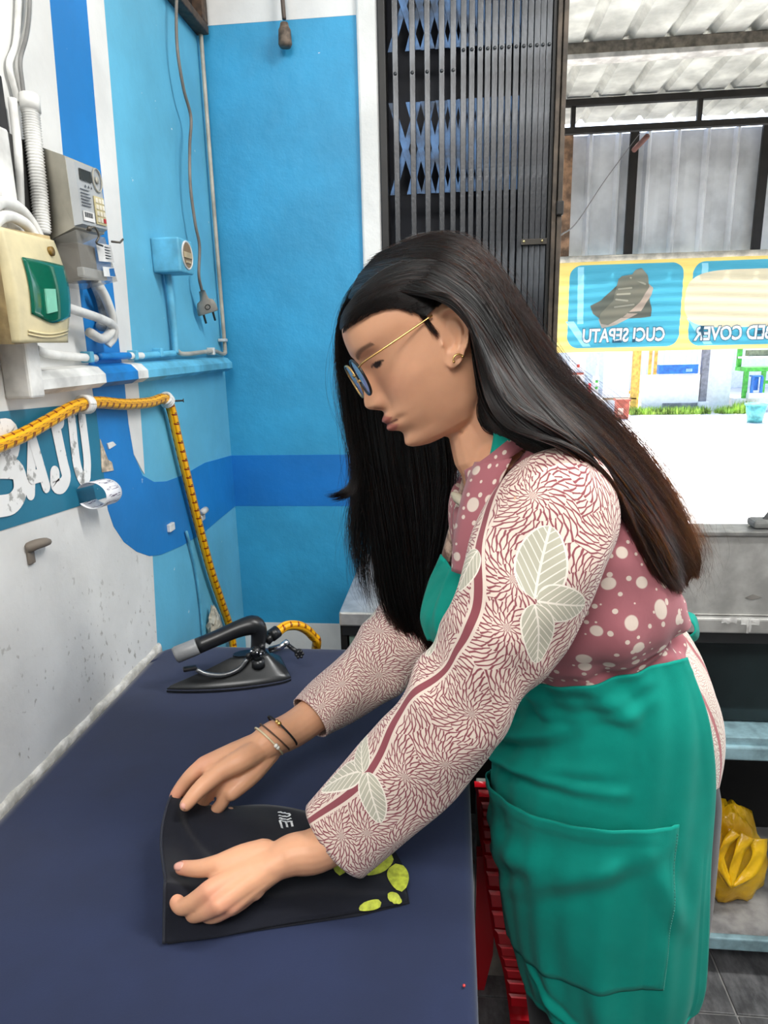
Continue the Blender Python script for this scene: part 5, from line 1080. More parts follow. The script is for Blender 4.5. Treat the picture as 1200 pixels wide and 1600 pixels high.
strip('far_placket', [Y(*(0.0162,0.83,1.2968)), Y(*(0.0062,0.845,1.2533)), Y(*(-0.0043,0.855,1.2103)), Y(*(-0.0169,0.86,1.1597))], [Y(*(0.0246,0.82,1.2827)), Y(*(0.0163,0.825,1.2512)), Y(*(0.0064,0.84,1.2093)), Y(*(-0.0051,0.85,1.1596))], M_in, blouse)
strip('collar', [Y(*(0.0132,0.79,1.2939)), Y(*(0.0314,0.765,1.3094)), Y(*(0.0539,0.755,1.3289)), Y(*(0.0742,0.775,1.3424))], [Y(*(0.0162,0.785,1.2742)), Y(*(0.0369,0.755,1.2908)), Y(*(0.0608,0.742,1.316)), Y(*(0.0877,0.765,1.3278))], M_plk, blouse)
g = G(); g.tube(spline([(-0.0002,0.8,1.2632), (0.0058,0.785,1.2611), (0.0146,0.772,1.2557)], 12), spline([.0035, .0062, .0046], 12), 8); g.build('button_loop', plain('cream button loop', (214, 204, 180), .6, bump=.3, bscale=300), blouse, True)
# ------------------------------------------------------------------ apron
M_ap = cloth('green apron twill', (0, 150, 134), .06, 1100, .3, .8, .05)
AC = [V3(*(0.1866,0.88,1.0111)), V3(*(0.2037,0.885,0.9326)), V3(*(0.2135,0.89,0.848)), V3(*(0.2185,0.885,0.7338)), V3(*(0.2288,0.88,0.6261)), V3(*(0.2393,0.872,0.541)), V3(*(0.2476,0.868,0.4797))]
AFd = [face_dir(35)] * 7
FOLDS = [(.05, .16, .60, .03, .022, .007), (.10, .235, .66, .125, .020, .007), (.30, .21, .62, .155, .016, .005), (.05, .32, .70, .245, .022, .006), (.35, .27, .76, .31, .017, .005), (.15, .45, .55, .50, .022, .004), (.2, .56, .75, .46, .024, .005), (.4, .60, .85, .42, .018, .004), (.45, .80, .62, .99, .014, .004), (.78, .40, .92, .62, .024, .003), (.1, .62, .16, .95, .03, .005), (.3, .66, .34, .99, .034, .004), (.66, .62, .70, .99, .045, .005)]
def seg(px, py, a, b, c, d):
    vx, vy = c - a, d - b; t = max(0, min(1, ((px - a) * vx + (py - b) * vy) / (vx * vx + vy * vy))); seg.t = t; return math.hypot(px - a - t * vx, py - b - t * vy)
def ap_fold(s, t, q):
    x = (t + 1.75) / 3.45; d = 0
    for a, b, c, e_, w_, am in FOLDS: k = seg(x, s, a, b, c, e_) / w_; am *= math.sin(PI * min(1, max(0, .08 + .84 * seg.t))); am *= 1.7; d += am * math.exp(-k * k) - .4 * am * math.exp(-(k - 2) ** 2)
    return d + .003 * math.sin(11 * t) * s + .0015 * math.sin(23 * t + 7 * s)
apron = mk('apron', [(0, 0, 0)], [], M_ap, person)
AF, AL = [.126, .142, .154, .152, .147, .140, .130], [.150, .162, .165, .161, .154, .144, .130]
# range of angles: free edges of the wrap, slightly curved towards the hem
nr, nt = 150, 190; C = spline(AC, nr); rf_ = spline(AF, nr); rl = spline(AL, nr); T, _, _ = frames(C); V = []; UV = []
for i in range(nr):
    s = i / (nr - 1); f = unit(face_dir(35) - T[i] * (T[i] @ face_dir(35))); l = np.cross(f, T[i]); l = l if l[1] < 0 else -l
    a0, a1 = -1.75, 1.55 + .10 * math.sin(PI * s) + .12 * s
    for j in range(nt):
        t = a0 + (a1 - a0) * j / (nt - 1); c, sn = math.cos(t), math.sin(t); p = f * rf_[i] * c + l * rl[i] * sn; q = C[i] + p
        q = q + unit(p) * (ap_fold(s, t, q) + (.0016 if j > nt - 7 or i > nr - 5 else 0))
        lift = .06 * max(0, abs(t) - 1.0) ** 2 * s ** 6                                          # rounded lower corners
        V.append(q + V3(0, 0, lift + max(-.02, C[i][1] - q[1]) * (.46 * (1 - s) ** 1.5 + .25 * s))); UV.append((t * .16, s * .6))
from mathutils.bvhtree import BVHTree
tb = BVHTree.FromPolygons([v.co.copy() for v in blouse.data.vertices], [tuple(p.vertices) for p in blouse.data.polygons])
V = np.array(V).reshape(nr, nt, 3); Rr_ = np.zeros((nr, nt)); Dr_ = np.zeros((nr, nt, 3))
for i_ in range(nr):                                # the apron lies over the blouse
    for j_ in range(nt):
        o_ = V[i_, j_] - C[i_]; o_[2] = 0; Rr_[i_, j_] = np.linalg.norm(o_); d_ = Dr_[i_, j_] = o_ / Rr_[i_, j_]; c0_ = V[i_, j_] - o_
        if i_ < 75:
            h_ = tb.ray_cast(Vector(c0_ + d_ * .3), Vector(-d_), .3)
            if h_[0] is not None: Rr_[i_, j_] = max(Rr_[i_, j_], float((np.array(h_[0]) - c0_) @ d_) + .005)
for _ in range(3):
    sm_ = Rr_.copy(); sm_[1:-1, 1:-1] = (Rr_[:-2, 1:-1] + Rr_[2:, 1:-1] + Rr_[1:-1, :-2] + Rr_[1:-1, 2:]) / 4; sm_[0] = sm_[1]; sm_[:70] = np.maximum(sm_[:70], Rr_[:70] - .001); Rr_[:70] = sm_[:70]
for i_ in range(nr): V[i_] = V[i_] + Dr_[i_] * (Rr_[i_] - np.linalg.norm((V[i_] - C[i_])[:, :2], axis=1))[:, None]
V = V.reshape(-1, 3)
V = np.array(V); me = bpy.data.meshes.new('apron'); me.from_pydata([tuple(v) for v in V], [], gridfaces(nr, nt)); me.materials.append(M_ap); me.polygons.foreach_set('use_smooth', [True] * len(me.polygons)); apron.data = me; solid(apron, .0018)
AV = V.reshape(nr, nt, 3); cen = C[:, None, :]
def on_apron(s, x, d):
    i = min(nr - 1, max(0, s * (nr - 1))); j = min(nt - 1, max(0, x * (nt - 1))); i0, j0 = int(min(i, nr - 2)), int(min(j, nt - 2)); fi, fj = i - i0, j - j0
    p = AV[i0, j0] * (1 - fi) * (1 - fj) + AV[i0 + 1, j0] * fi * (1 - fj) + AV[i0, j0 + 1] * (1 - fi) * fj + AV[i0 + 1, j0 + 1] * fi * fj
    o = p - C[i0]; o = o - T[i0] * (o @ T[i0]); return p + unit(o) * d
# pocket: a patch standing a little proud, open along its top edge
PK = [(.30, .365), (.88, .385), (.845, .765), (.30, .80)]
V = []
for i in range(50):
    for j in range(60):
        a, b = i / 49, j / 59; top = np.array(PK[0]) * (1 - b) + np.array(PK[1]) * b; bot = np.array(PK[3]) * (1 - b) + np.array(PK[2]) * b; p = top * (1 - a) + bot * a
        V.append(on_apron(p[1] + .012 * math.sin(PI * b) * (1 - a), p[0], .0045 + .008 * math.sin(PI * b) * (1 - a) ** 3 - .003 * (a > .96 or b < .03 or b > .97) + .0018 * (b > .93 or a < .08)))
solid(mk('pocket', V, gridfaces(50, 60), M_ap, apron), .0016)
g = G()
for q in range(60): a = on_apron(.40 + .36 * q / 60, .872 - .030 * q / 60, .0072); b = on_apron(.40 + .36 * (q + .55) / 60, .872 - .030 * (q + .55) / 60, .0072); g.tube([a, b], .0006, 4)
g.build('stitching', plain('pale green thread', (70, 160, 146), .8), apron)['kind'] = 'stuff'
# bib and straps
def patch(name, rows, mat, par, nr_=24, nc=14, wob=.002, th=.0018):
    A = np.array([[p for p in r] for r in rows], float); A1 = np.stack([spline(A[i], nc) for i in range(len(A))]); A2 = np.stack([spline(A1[:, j], nr_) for j in range(nc)], 1)
    V = [A2[i, j] + V3(0, -wob * math.sin(5 * i / nr_ * PI + j * .7), 0) for i in range(nr_) for j in range(nc)]; return solid(mk(name, V, gridfaces(nr_, nc), mat, par), th)
patch('bib', [[(-0.004,0.8,1.1711), (0.0107,0.785,1.1747), (0.0254,0.765,1.1848), (0.0453,0.75,1.1854)], [(-0.0145,0.81,1.1388), (0.0031,0.79,1.1448), (0.0243,0.77,1.1502), (0.0498,0.755,1.1522)], [(-0.0263,0.82,1.0928), (-0.0023,0.8,1.0957), (0.0211,0.78,1.1006), (0.055,0.765,1.1037)], [(-0.0148,0.82,1.0519), (0.0034,0.8,1.0547), (0.0337,0.79,1.0533), (0.0647,0.78,1.0547)], [(0.0269,0.82,1.0201), (0.0512,0.81,1.0214), (0.0748,0.8,1.0246), (0.1055,0.79,1.0289)]], M_ap, apron)
patch('bib_far_side', [[(-0.0159,0.85,1.1718), (-0.0091,0.835,1.168), (-0.0016,0.812,1.1654)], [(-0.0345,0.87,1.1208), (-0.0235,0.845,1.1275), (-0.0114,0.82,1.1334)], [(-0.0445,0.87,1.0742), (-0.0358,0.85,1.08), (-0.0232,0.828,1.0877)], [(-0.0349,0.865,1.0435), (-0.024,0.85,1.0459), (-0.0133,0.83,1.0453)]], M_ap, apron)
strip('neck_strap', [Y(*(0.0457,0.775,1.3427)), Y(*(0.0441,0.768,1.3306)), Y(*(0.0398,0.762,1.3113)), Y(*(0.0352,0.766,1.293)), Y(*(0.0308,0.775,1.2664))], [Y(*(0.0662,0.766,1.3493)), Y(*(0.0616,0.757,1.332)), Y(*(0.0546,0.752,1.3172)), Y(*(0.0468,0.757,1.2991)), Y(*(0.0407,0.768,1.2703))], M_ap, apron)
strip('waist_tie', [Y(*(0.2783,0.8,1.0495)), Y(*(0.3022,0.84,1.0339)), Y(*(0.334,0.9,0.9954)), Y(*(0.3565,0.93,0.9608))], [Y(*(0.2772,0.8,1.0632)), Y(*(0.2985,0.84,1.0499)), Y(*(0.3284,0.9,1.0107)), Y(*(0.351,0.93,0.9728))], M_ap, apron)
strip('tie_bow_loop', [Y(*(0.3242,0.93,1.0656)), Y(*(0.3367,0.925,1.0611)), Y(*(0.3419,0.92,1.0413)), Y(*(0.3397,0.92,1.0267)), Y(*(0.3262,0.925,1.0202))], [Y(*(0.3128,0.9,1.0683)), Y(*(0.3224,0.895,1.0641)), Y(*(0.3257,0.89,1.0551)), Y(*(0.3213,0.89,1.0475)), Y(*(0.3134,0.9,1.0391))], M_ap, apron)
strip('tie_end', [Y(*(0.3194,0.92,1.0204)), Y(*(0.3349,0.925,0.9988)), Y(*(0.351,0.93,0.9728)), Y(*(0.3615,0.94,0.9516))], [Y(*(0.3243,0.92,1.0244)), Y(*(0.3398,0.925,1.0028)), Y(*(0.3542,0.93,0.9769)), Y(*(0.3649,0.94,0.9538))], M_ap, apron)
# trousers and shoes
M_tr = cloth('dark grey trousers', (46, 44, 50), .08, 900, .2, .85)
l_ = -np.cross(np.array((0, 0, 1.)), face_dir(35)); l_ = l_ if l_[1] < 0 else -l_
HC = V3(*(0.2277,0.895,0.8557)); g = G()
for sgn in (1, -1):
    h = HC + l_ * .075 * sgn + V3(.030 if sgn > 0 else .0, 0, 0); kn = V3(h[0] - .01, h[1], .46); an_ = V3(h[0] + .02, h[1], .075)
    g.add(*limb([h + V3(0, 0, -.01), h + V3(0, 0, -.05), (h + kn) / 2, kn, (kn + an_) / 2, an_], [.055, .058, .064, .060, .054, .046], 24, 30))
mt_ = remeshed(g, .005, 4); mt_.name = 'trousers'; mt_.materials.clear(); mt_.materials.append(M_tr); link(bpy.data.objects.new('trousers', mt_), person)
M_sh = plain('dark sandal', (40, 36, 34), .5)
for sgn in (1, -1):
    h = HC + l_ * .078 * sgn + V3(.04, 0, 0); h[2] = .03; d_ = face_dir(35); V, Fc = limb([h - d_ * .07 + V3(0, 0, .005), h, h + d_ * .09, h + d_ * .15 - V3(0, 0, .006)], [.030, .036, .036, .022], 16, 18)
    V = [(v[0], v[1], max(.001, v[2])) for v in V]; mk('shoe', V, Fc, M_sh, person)
    an_ = h + V3(-.0, 0, .02)
# ------------------------------------------------------------------ glasses, earring, bracelets
def hloc(f, l, u): return hw(f, l, u)
gl = thing('glasses', 'thin gold and black rimmed glasses worn low on the nose', 'glasses', tuple(hw(84, 0, 4)))
mlens = Mat('painted reflection lens', .03); mlens.color((190, 190, 214)); mlens.set(Coat_Weight=.6, Specular_IOR_Level=.9); mlens.b.inputs['Alpha'].default_value = .85  # lavender reflection is put into the lens colour
for sd in (1, -1):
    cl = 31 * sd; pts = []
    for t in np.linspace(0, 2 * PI, 40):
        c, s = math.cos(t), math.sin(t); pts.append(hw(97 - 1.5 * abs(c), cl + 26 * np.sign(c) * abs(c) ** .85, 15 + 21 * np.sign(s) * abs(s) ** .85))
    g = G(); g.tube(pts, .0016, 8, False); g.build('rim', plain('black rim', (24, 22, 24), .3) if sd > 0 else M_gold, gl, True)
    ctr = hw(97.8, cl, 15); V = [ctr] + pts[:-1]; mk('lens', V, [(0, i + 1, (i + 1) % 39 + 1) for i in range(39)], mlens.m, gl)
    g = G(); g.tube(spline([hw(96.5, sd * 56, 25), hw(90, sd * 65, 27), hw(70, sd * 72, 28), hw(35, sd * 76, 30), hw(4, sd * 76.5, 32)], 24), .0011, 6); g.build('temple', M_gold, gl, True)
    g = G(); g.tube([hw(97, sd * 9, 14), hw(92, sd * 8, 8)], .0014, 6); g.build('nose_pad', M_gold, gl, True)
g = G(); g.tube(spline([hw(97, 6, 20), hw(99, 0, 22), hw(97, -6, 20)], 10), .0012, 6); g.build('bridge', M_gold, gl, True)
g = G(); ec = hw(3, 79.5, -21)
g.tube([ec + (HF * 5.5 * math.cos(t) + HU * 5 * math.sin(t)) * .001 for t in np.linspace(.1, PI - .1, 12)], .0011, 6); g.ball(ec + HF * .0055, .0016, 6).ball(ec - HF * .0055, .0016, 6)
tag(g.build('earring', M_gold, None, True), 'small gold arch shaped stud on the ear lobe', 'earring')
AX = unit(V3(*R_['iM']) - E2)
def bangle(name, lab, k, r, thick, mat, tilt, fl=.86, knot=None):
    c = E2 * (1 - k) + W2 * k; t_ = unit(W2 - E2); s = unit(V3(.3, -.75, .6) - t_ * (t_ @ V3(.3, -.75, .6))); d = np.cross(t_, s); P = [c + s * r * math.cos(a) + d * r * fl * math.sin(a) + t_ * tilt * math.cos(a - .8) for a in np.linspace(0, 2 * PI, 40)]
    th_ = thing(name, lab, 'bracelet', tuple(c)); g = G(); g.tube(P, thick, 6, False); g.build('band', mat, th_, True)
    if knot: g = G(); [g.ball(P[j], thick * q, 8) for j, q in knot[1]]; g.build(knot[0], knot[2], th_, True)
M_cord = plain('black cord', (22, 20, 22), .7)
bangle('bracelet', 'black cord bracelet with a gold bead, nearest the far sleeve cuff', .915, .0305, .0014, M_cord, .006, .86, ('bead', ((2, 2.4), (3, 2.2)), M_gold))
bangle('bracelet', 'thin brown cord bracelet, middle of the three on the far wrist', .965, .0292, .0011, plain('brown cord', (84, 62, 50), .7), .008)
bangle('bracelet', 'pale beaded bracelet nearest the hand on the far wrist', 1.0, .0285, .0014, plain('pale beads', (206, 192, 160), .5, bump=.6, bscale=700), .006, .86, ('charm', ((36, 2.2), (35, 2.0)), plain('pearl charm', (226, 224, 216), .3)))
# ------------------------------------------------------------------ dark T-shirt being folded
M_tee = cloth('navy black T-shirt', (12, 15, 26), .15, 900, .25, .85, .15)
tee = thing('folded_tshirt', 'dark navy T-shirt with lime leaf print, its hem lifted by both hands', 't-shirt', (-0.1973,0.6444,0.836))
Bot = [(-0.2998,0.5529,0.838), (-0.2519,0.562,0.839), (-0.1952,0.5808,0.839), (-0.1292,0.5993,0.839), (-0.0529,0.6224,0.839)]
R1 = [(-0.3029,0.5668,0.858), (-0.2568,0.5784,0.85), (-0.1979,0.5929,0.846), (-0.1299,0.6051,0.845), (-0.0504,0.6284,0.842)]
R2 = [(-0.3043,0.5774,0.882), (-0.2652,0.5957,0.866), (-0.2039,0.6174,0.856), (-0.1365,0.6434,0.848), (-0.0541,0.6405,0.845)]
R3 = [(-0.3098,0.5909,0.884), (-0.2776,0.6204,0.868), (-0.2122,0.6485,0.856), (-0.1405,0.6669,0.848), (-0.0629,0.6608,0.846)]
R4 = [(-0.3367,0.6421,0.88), (-0.2955,0.6641,0.864), (-0.2248,0.6944,0.852), (-0.1461,0.6984,0.846), (-0.0725,0.6847,0.844)]
R5 = [(-0.3463,0.6738,0.888), (-0.3077,0.6984,0.868), (-0.2341,0.7286,0.85), (-0.1505,0.7231,0.844), (-0.0843,0.7099,0.842)]
R6 = [(-0.3507,0.7147,0.893), (-0.3081,0.7271,0.868), (-0.243,0.7604,0.846), (-0.1552,0.7492,0.84), (-0.095,0.7344,0.838)]
R7 = [(-0.3446,0.7344,0.872), (-0.3109,0.744,0.855), (-0.2476,0.7758,0.838), (-0.1566,0.7566,0.838), (-0.0969,0.7366,0.838)]
A = np.array([Bot, R1, R2, R3, R4, R5, R6, R7], float); nc, nr_ = 60, 60
A1 = np.stack([spline(A[i], nc) for i in range(len(A))]); A2 = np.stack([spline(A1[:, j], nr_) for j in range(nc)], 1)
for i in range(nr_):
    for j in range(nc):
        a, b = i / (nr_ - 1), j / (nc - 1); k = math.sin(PI * min(1, a * 1.02)) * (1 - .4 * b)
        A2[i, j, 2] += k * (.0035 * math.sin(9 * a + 3 * b) + .004 * math.sin(14 * b - 6 * a) * b + .003 * math.sin(22 * a * b + 2)) + .004 * math.exp(-(seg(b, a, .05, .80, .30, .45) / .035) ** 2) - .003 * math.exp(-(seg(b, a, .10, .80, .35, .45) / .03) ** 2) + .003 * math.exp(-(seg(b, a, .35, .22, .95, .18) / .04) ** 2); A2[i, j, 2] = max(.8375, A2[i, j, 2])
solid(mk('shirt_cloth', A2.reshape(-1, 3), gridfaces(nr_, nc), M_tee, tee), .0012)
hemP = [A2[i, 0] for i in range(nr_)]; g = G(); g.tube(hemP, .0018, 6); g.build('hem', plain('hem', (30, 34, 46), .8), tee, True)
g = G(); lp = [(p[0], p[1], .8375) for p in ((-0.2961,0.5536,0.836), (-0.1953,0.5805,0.836), (-0.102,0.6044,0.836), (-0.0475,0.6259,0.836), (-0.0604,0.6844,0.836), (-0.0872,0.7375,0.836), (-0.2471,0.7732,0.836), (-0.3383,0.7316,0.836))]; g.poly([(p[0], p[1], .8362) for p in lp], (0, 0, .0012)); g.build('under_layer', M_tee, tee)
def tee_z(x, y):
    d = (A2[..., 0] - x) ** 2 + (A2[..., 1] - y) ** 2; return A2.reshape(-1, 3)[d.argmin()][2]
M_lime = plain('lime print', (186, 196, 62), .6, var=.12, scale=120)
M_lw = plain('white print', (225, 228, 230), .6)
def tleaf(c, tip, wd):
    c = np.array(c[:2]); tip = np.array(tip[:2]); d = tip - c; L = np.linalg.norm(d); d /= L; s = np.array((-d[1], d[0])); V = []
    for i in range(12):
        a = i / 11; w_ = wd * math.sqrt(max(0, a * (1 - a))) * 2 * (1.25 - .5 * a)
        for q in (-1, -.5, 0, .5, 1): p = c + d * L * a + s * w_ * q * .5; V.append((p[0], p[1], tee_z(*p) + .0022))
    mk('printed_leaf', V, gridfaces(12, 5), M_lime, tee)
tleaf((-0.1271,0.7032,0.845), (-0.1622,0.6749,0.845), .012); tleaf((-0.1314,0.6856,0.845), (-0.1289,0.6463,0.845), .024); tleaf((-0.0726,0.6856,0.845), (-0.1021,0.6512,0.845), .022); tleaf((-0.0668,0.6716,0.845), (-0.0564,0.632,0.845), .024); tleaf((-0.078,0.6177,0.84), (-0.1023,0.608,0.84), .010); tleaf((-0.0718,0.6271,0.84), (-0.0556,0.6211,0.84), .010); tleaf((-0.1042,0.6918,0.845), (-0.1061,0.6588,0.845), .016)
def tstroke(P, wd):
    g = G(); P = spline([p[:2] for p in P], 16); V = []
    for i in range(16):
        d = P[min(15, i + 1)] - P[max(0, i - 1)]; d /= np.linalg.norm(d); s = np.array((-d[1], d[0]))
        for q in (-1, 1): p = P[i] + s * wd * q; V.append((p[0], p[1], tee_z(*p) + .0024))
    mk('printed_mark', V, gridfaces(16, 2), M_lw, tee)
tstroke([(-0.2279,0.7499,0.85), (-0.2175,0.7494,0.85), (-0.2113,0.7486,0.85)], .0013); tstroke([(-0.2252,0.7426,0.85), (-0.2157,0.7421,0.85), (-0.2113,0.7448,0.85), (-0.2113,0.7486,0.85)], .0013); tstroke([(-0.2228,0.7367,0.85), (-0.2126,0.7361,0.85), (-0.2076,0.7402,0.85)], .0013)
tstroke([(-0.2208,0.7319,0.85), (-0.2174,0.725,0.85), (-0.2134,0.7159,0.85)], .0014); tstroke([(-0.2131,0.7313,0.85), (-0.21,0.7255,0.85), (-0.2078,0.7198,0.85)], .0014); tstroke([(-0.206,0.733,0.85), (-0.204,0.7283,0.85), (-0.2021,0.7237,0.85)], .0014); tstroke([(-0.2208,0.7319,0.85), (-0.2123,0.7313,0.85), (-0.2046,0.7343,0.85)], .0012)

# ------------------------------------------------------------------ hair: real strands between guide locks
from mathutils.bvhtree import BVHTree
def bvh_of(o):
    dg = bpy.context.evaluated_depsgraph_get(); e = o.evaluated_get(dg); me_ = e.to_mesh(); t = BVHTree.FromPolygons([v.co.copy() for v in me_.vertices], [tuple(p.vertices) for p in me_.polygons]); e.to_mesh_clear(); return t
TREES = [(bvh_of(bo), .003), (bvh_of(blouse), .004)] + [(bvh_of(c), .004) for c in blouse.children if c.name.startswith('sleeve')]
def push(p):                                  # keep a lock outside skin and cloth
    for _ in range(2):
        for t, d in TREES:
            c, nrm, _i, dist = t.find_nearest(Vector(p), .06)
            if c is None: continue
            sd = (Vector(p) - c).dot(nrm)
            if sd < d and (dist < .012 or sd < 0): p = np.array(c + nrm * d)
    return p
def strands(name, groups, mat, seed=0):
    r = np.random.default_rng(seed); P = []; Rr = []; Tt = []; sizes = []
    for guides, num, npt, jit, rad0, frizz, clump, *lay in groups:
        Gs = np.stack([spline(np.array(g_, float), npt) for g_ in guides]); ng = 5 * (len(Gs) - 1) + 1
        Gs = np.stack([spline(Gs[:, k_], ng) for k_ in range(npt)], 1); Gs = np.array([[push(p_) for p_ in row] for row in Gs])
        if lay:                                # lie on the back of the blouse instead of inside it
            for g_i in range(int(lay[0] * ng), ng):
                for k_ in range(int(npt * .3), npt):
                    p_ = Gs[g_i, k_]; h_ = TREES[1][0].ray_cast(Vector((p_[0], 0, p_[2])), Vector((0, 1, 0)))
                    if h_[0] is not None and h_[0].y - .005 < p_[1]: Gs[g_i, k_, 1] = h_[0].y - .005
        for row in Gs: row[1:-1] = .25 * row[:-2] + .5 * row[1:-1] + .25 * row[2:]
        for _ in range(num):
            if clump: c = r.uniform(0, ng - 1); c0 = round(c * clump / 5) / clump * 5; t = np.clip(c0 + (c - c0) * np.linspace(1, .55, npt), 0, ng - 1)
            else: t = np.full(npt, r.uniform(0, ng - 1))
            i = np.minimum(t.astype(int), ng - 2); f = (t - i)[:, None]; k = np.arange(npt); p = Gs[i, k] * (1 - f) + Gs[i + 1, k] * f
            s = np.linspace(0, 1, npt)[:, None]; off = r.normal(0, 1, 3) * jit; p = p + off * (.35 + .65 * s)
            ph = r.uniform(0, 6.28, 3); fq_ = r.uniform(1.5, 5, 3); p = p + frizz * s * np.sin(s * fq_ * 2 + ph) * r.normal(0, 1, 3)
            cut = r.uniform(.86, 1.0); p = spline(p[:max(4, int(npt * cut))], npt); P.append(p); sizes.append(npt)
            Rr.append(rad0 * r.uniform(.75, 1.25) * np.interp(np.linspace(0, 1, npt), [0, .75, 1], [1, .9, .25])); Tt.append(np.linspace(0, 1, npt))
    h = bpy.data.hair_curves.new(name); h.add_curves(sizes); h.position_data.foreach_set('vector', np.concatenate(P).astype(np.float32).ravel())
    a = h.attributes.get('radius') or h.attributes.new('radius', 'FLOAT', 'POINT'); a.data.foreach_set('value', np.concatenate(Rr).astype(np.float32))
    h.materials.append(mat); return link(bpy.data.objects.new(name, h), person)
def hairmat(tip, name):
    m = bpy.data.materials.new(name); m.use_nodes = True; t = m.node_tree; b = t.nodes['Principled BSDF']; t.nodes.remove(b); o = t.nodes['Material Output']
    hbs = t.nodes.new('ShaderNodeBsdfHairPrincipled'); hbs.parametrization = 'MELANIN'; inf = t.nodes.new('ShaderNodeHairInfo'); mr = t.nodes.new('ShaderNodeMapRange')
    mr.inputs[1].default_value = .52; mr.inputs[2].default_value = 1; mr.inputs[3].default_value = .99; mr.inputs[4].default_value = tip
    t.links.new(inf.outputs['Intercept'], mr.inputs[0]); t.links.new(mr.outputs[0], hbs.inputs['Melanin']); hbs.inputs['Melanin Redness'].default_value = .5; hbs.inputs['Roughness'].default_value = .20; hbs.inputs['Radial Roughness'].default_value = .45
    hbs.inputs['IOR'].default_value = 1.42; hbs.inputs['Random Roughness'].default_value = .15; hbs.inputs['Random Color'].default_value = .14
    t.links.new(hbs.outputs[0], o.inputs[0]); return m
M_hair = hairmat(.82, 'brown ended hair'); M_hair2 = hairmat(.985, 'black hair')
# near side: from the parting over the head, behind the ear and down the back
A_ = [
 [(-0.0521,0.86,1.5598), (-0.007,0.9,1.5652), (0.0454,0.92,1.5295), (0.1007,0.93,1.4497), (0.1524,0.93,1.3831), (0.2064,0.92,1.333), (0.2641,0.92,1.2643), (0.3073,0.91,1.1967), (0.3262,0.9,1.1464), (0.3256,0.9,1.1147)],
 [(-0.0821,0.85,1.5425), (-0.0137,0.83,1.5598), (0.0349,0.83,1.5361), (0.0787,0.835,1.4742), (0.1218,0.85,1.411), (0.1727,0.86,1.3621), (0.2323,0.87,1.3024), (0.2827,0.87,1.2283), (0.3113,0.865,1.1664), (0.305,0.865,1.1272)],
 [(-0.0926,0.84,1.5368), (-0.0201,0.79,1.5451), (0.0319,0.785,1.5133), (0.0701,0.79,1.452), (0.1059,0.8,1.3986), (0.1534,0.815,1.353), (0.2112,0.83,1.2972), (0.2639,0.84,1.2251), (0.2957,0.84,1.1616), (0.284,0.84,1.1335)],
 [(-0.103,0.83,1.5254), (-0.0297,0.765,1.523), (0.0243,0.758,1.4918), (0.059,0.76,1.4352), (0.0887,0.742,1.3898), (0.1234,0.722,1.3532), (0.1681,0.722,1.3057), (0.2266,0.77,1.2325), (0.2754,0.82,1.164), (0.2856,0.82,1.1309)],
 [(-0.1102,0.825,1.516), (-0.0394,0.752,1.5029), (0.0141,0.742,1.4719), (0.0466,0.742,1.4224), (0.0738,0.725,1.382), (0.1061,0.705,1.3489), (0.1482,0.703,1.3007), (0.2049,0.745,1.2296), (0.2538,0.805,1.1729), (0.2754,0.805,1.1431)],
 [(-0.1151,0.82,1.5052), (-0.0459,0.746,1.4949), (0.0034,0.728,1.476), (0.0332,0.728,1.4263), (0.0556,0.7,1.3778), (0.0898,0.69,1.358), (0.1271,0.69,1.3333), (0.1639,0.7,1.2932), (0.1952,0.72,1.2402), (0.2239,0.75,1.1933), (0.2521,0.78,1.1569)],
 [(-0.1196,0.812,1.4921), (-0.0744,0.76,1.4903), (-0.0322,0.738,1.4902), (-0.0024,0.722,1.487), (0.0164,0.722,1.4616), (0.0275,0.73,1.41), (0.0406,0.715,1.3682), (0.0666,0.695,1.3499), (0.1051,0.684,1.3433), (0.1412,0.682,1.319), (0.1703,0.69,1.2741), (0.1964,0.715,1.2218), (0.2253,0.75,1.1736)]]
# under the ear, lying behind the neck on the blouse
B_ = [
 [(0.0146,0.765,1.4629), (0.0252,0.76,1.4089), (0.0396,0.76,1.3637), (0.0636,0.75,1.3435), (0.0972,0.742,1.3339), (0.1444,0.752,1.3003), (0.189,0.77,1.2489), (0.2189,0.78,1.2082)],
 [(0.0168,0.8,1.45), (0.0259,0.8,1.4001), (0.0367,0.8,1.3523), (0.0672,0.79,1.3273), (0.1113,0.79,1.3084), (0.1581,0.8,1.2723), (0.2035,0.81,1.2231), (0.2322,0.81,1.1832)],
 [(0.0237,0.85,1.48), (0.044,0.86,1.4122), (0.0732,0.87,1.3563), (0.1137,0.87,1.3237), (0.1628,0.87,1.2825), (0.2131,0.87,1.2325), (0.2647,0.87,1.173), (0.2917,0.87,1.134)]]
# front hairline and temple, swept back over the ear
HT = bvh_of(bo)
def surf(f, u, d=2.2):
    o = Vector(hw(f, 220, u)); h = HT.ray_cast(o, Vector(-HL)); k = 0
    while h[0] is None and k < 30: u -= 1.5; f -= .8; k += 1; o = Vector(hw(f, 220, u)); h = HT.ray_cast(o, Vector(-HL))
    return np.array(h[0]) + HL * d * .001 + HU * .0006
C_ = [[surf(*p) for p in g_] for g_ in (
 ((40, 97), (12, 98), (-20, 86), (-50, 64), (-74, 38)), ((62, 90), (38, 90), (2, 82), (-30, 62), (-54, 38)), ((76, 82), (52, 82), (16, 75), (-16, 58), (-40, 38)),
 ((85, 74), (58, 74), (24, 68), (-8, 54), (-32, 40)), ((72, 71), (48, 67), (22, 60), (-2, 50), (-26, 42)), ((52, 69), (34, 60), (18, 52), (2, 46), (-20, 43)), ((34, 63), (24, 51), (14, 44), (3, 42), (-12, 42)), ((20, 50), (15, 40), (10, 35), (3, 36), (-6, 39)))]
